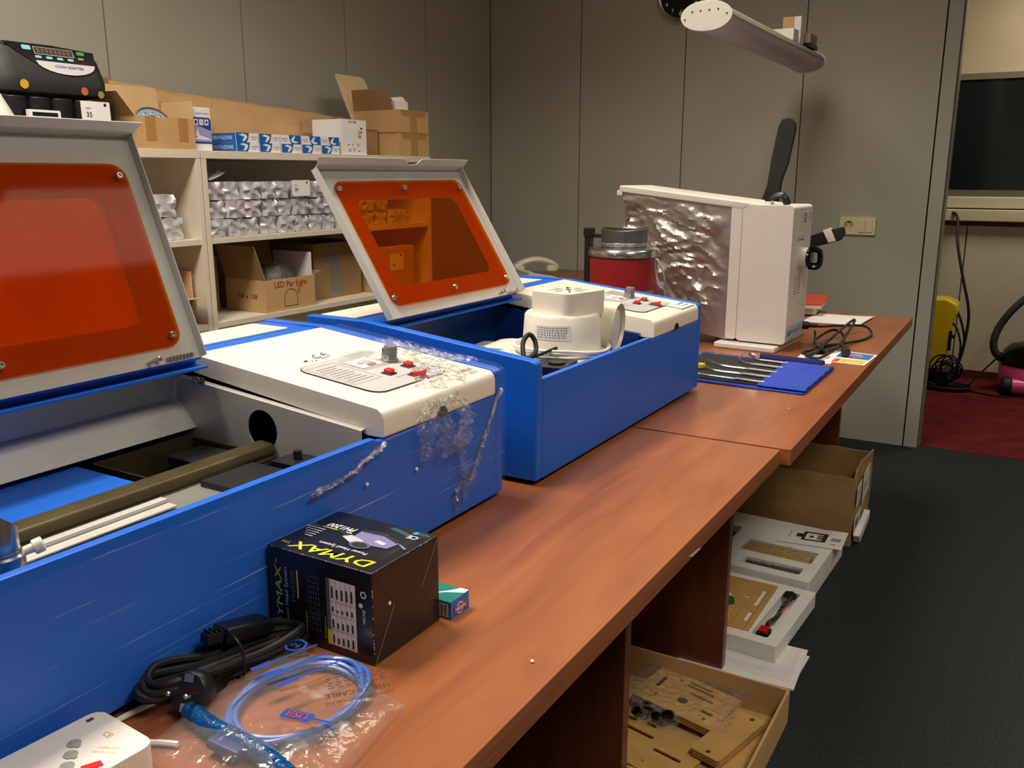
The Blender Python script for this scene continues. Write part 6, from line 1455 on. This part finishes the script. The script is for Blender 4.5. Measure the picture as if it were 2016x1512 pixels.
t = thing('coiled_cable', 'tangled black cable heap at the foot of the yellow pressure washer', 'cable', (-0.43, 5.84, 0.002))
b = MB(); rn = random.Random(9)
for k in range(7):
    P = []; cx_, cy_, cz_ = -0.42+rn.uniform(-0.04, 0.03), 5.82+rn.uniform(-0.02, 0.02), 0.10+rn.uniform(-0.02, 0.06)
    r1, r2_, ph = rn.uniform(0.04, 0.07), rn.uniform(0.06, 0.085), rn.uniform(0, 3)
    for i in range(12):
        a = 2*PI*i/12; P.append((cx_+r1*math.cos(a), cy_+0.03*math.cos(a+ph), max(0.008, cz_+r2_*math.sin(a))))
    b.tube(P, 0.0048, 6, 4, closed=True)
for k in range(3):
    P = [(-0.42+(0.11+0.015*k)*math.cos(2*PI*i/14), 5.80+(0.075+0.01*k)*math.sin(2*PI*i/14), 0.009+0.008*k) for i in range(14)]; b.tube(P, 0.006, 6, 4, closed=True)
b.build('cable_loops', m_blackr, t, smooth=True)
t = thing('pressure_hose', 'black hose hanging from the window ledge down to the yellow pressure washer', 'hose', (-0.45, 6.1, 0.002))
b = MB().tube([(-0.53, YF-0.02, 1.03), (-0.48, 6.11, 1.00), (-0.455, 6.02, 0.85), (-0.40, 5.95, 0.65), (-0.35, 5.93, 0.47), (-0.345, 5.92, 0.33), (-0.37, 5.90, 0.14), (-0.42, 5.86, 0.06)], 0.0085, 8, 8)
b.tube([(-0.41, 5.93, 0.46), (-0.375, 5.92, 0.38), (-0.352, 5.92, 0.28), (-0.36, 5.91, 0.18), (-0.40, 5.88, 0.07)], 0.007, 8, 8).tube([(-0.425, 5.93, 0.38), (-0.395, 5.92, 0.34), (-0.368, 5.92, 0.24), (-0.38, 5.90, 0.12), (-0.42, 5.87, 0.05)], 0.006, 8, 8)
b.build('hose', m_blackr, t, smooth=True)
t = thing('vacuum_cable', 'thin black cable running across the red carpet to the pink vacuum cleaner', 'cable', (-0.3, 5.85, 0.002))
MB().tube([(-0.36, 5.86, 0.012), (-0.30, 5.84, 0.03), (-0.24, 5.86, 0.11), (-0.175, 5.90, 0.19)], 0.005, 8, 6).tube([(-0.38, 5.84, 0.008), (-0.28, 5.78, 0.008), (-0.18, 5.74, 0.008), (-0.08, 5.72, 0.008)], 0.005, 8, 6).build('cable', m_blackr, t, smooth=True)
vx, vy = 0.02, 5.95
t = thing('vacuum_cleaner', 'pink and black tub vacuum cleaner at the right edge beyond the doorway', 'vacuum cleaner', (vx, vy, 0.002))
MB().lathe([(0.165, 0.035), (0.175, 0.045), (0.178, 0.165), (0.172, 0.175), (0.0, 0.175)], (vx, vy, 0), n=40).build('tub', m_pink, t, smooth=True)
MB().lathe([(0.178, 0.172), (0.180, 0.178), (0.174, 0.20), (0.160, 0.25), (0.125, 0.285), (0.07, 0.30), (0.0, 0.302)], (vx, vy, 0), n=40).box(vx-0.05, vx+0.05, vy-0.02, vy+0.02, 0.295, 0.33).build('motor_head', m_blackg, t, smooth=True)
for sx_, sy_ in ((-0.12, -0.165), (0.12, -0.165)):
    MB().lathe([(0.050, -0.025), (0.054, -0.02), (0.054, 0.02), (0.050, 0.025)], (vx+sx_, vy+sy_*0.9, 0.057), (1, 0.1, 0), 28).build('wheel', m_blackr, t, smooth=True)
MB().lathe([(0.045, 0), (0.045, 0.20)], (vx-0.095, vy-0.15, 0.062), (1, 0.1, 0), 24).build('axle_cover', m_pink, t, smooth=True)
MB().lathe([(0.022, 0), (0.03, 0.01), (0.022, 0.03)], (vx-0.165, vy-0.05, 0.21), (-1, -0.3, 0), 20).build('hose_socket', m_black, t, smooth=True)
b = MB()
P = [(vx-0.17, vy-0.05, 0.20), (vx-0.205, vy-0.06, 0.24), (vx-0.215, vy-0.06, 0.31), (vx-0.19, vy-0.05, 0.40), (vx-0.13, vy-0.04, 0.50), (vx-0.05, vy-0.02, 0.58), (vx+0.05, vy, 0.61), (vx+0.15, vy, 0.55)]
b.tube(P, 0.021, 12, 14); b.build('hose', M('hose_grey', srgb(66, 66, 70), 0.45, bump=0.3, bscale=60), t, smooth=True)
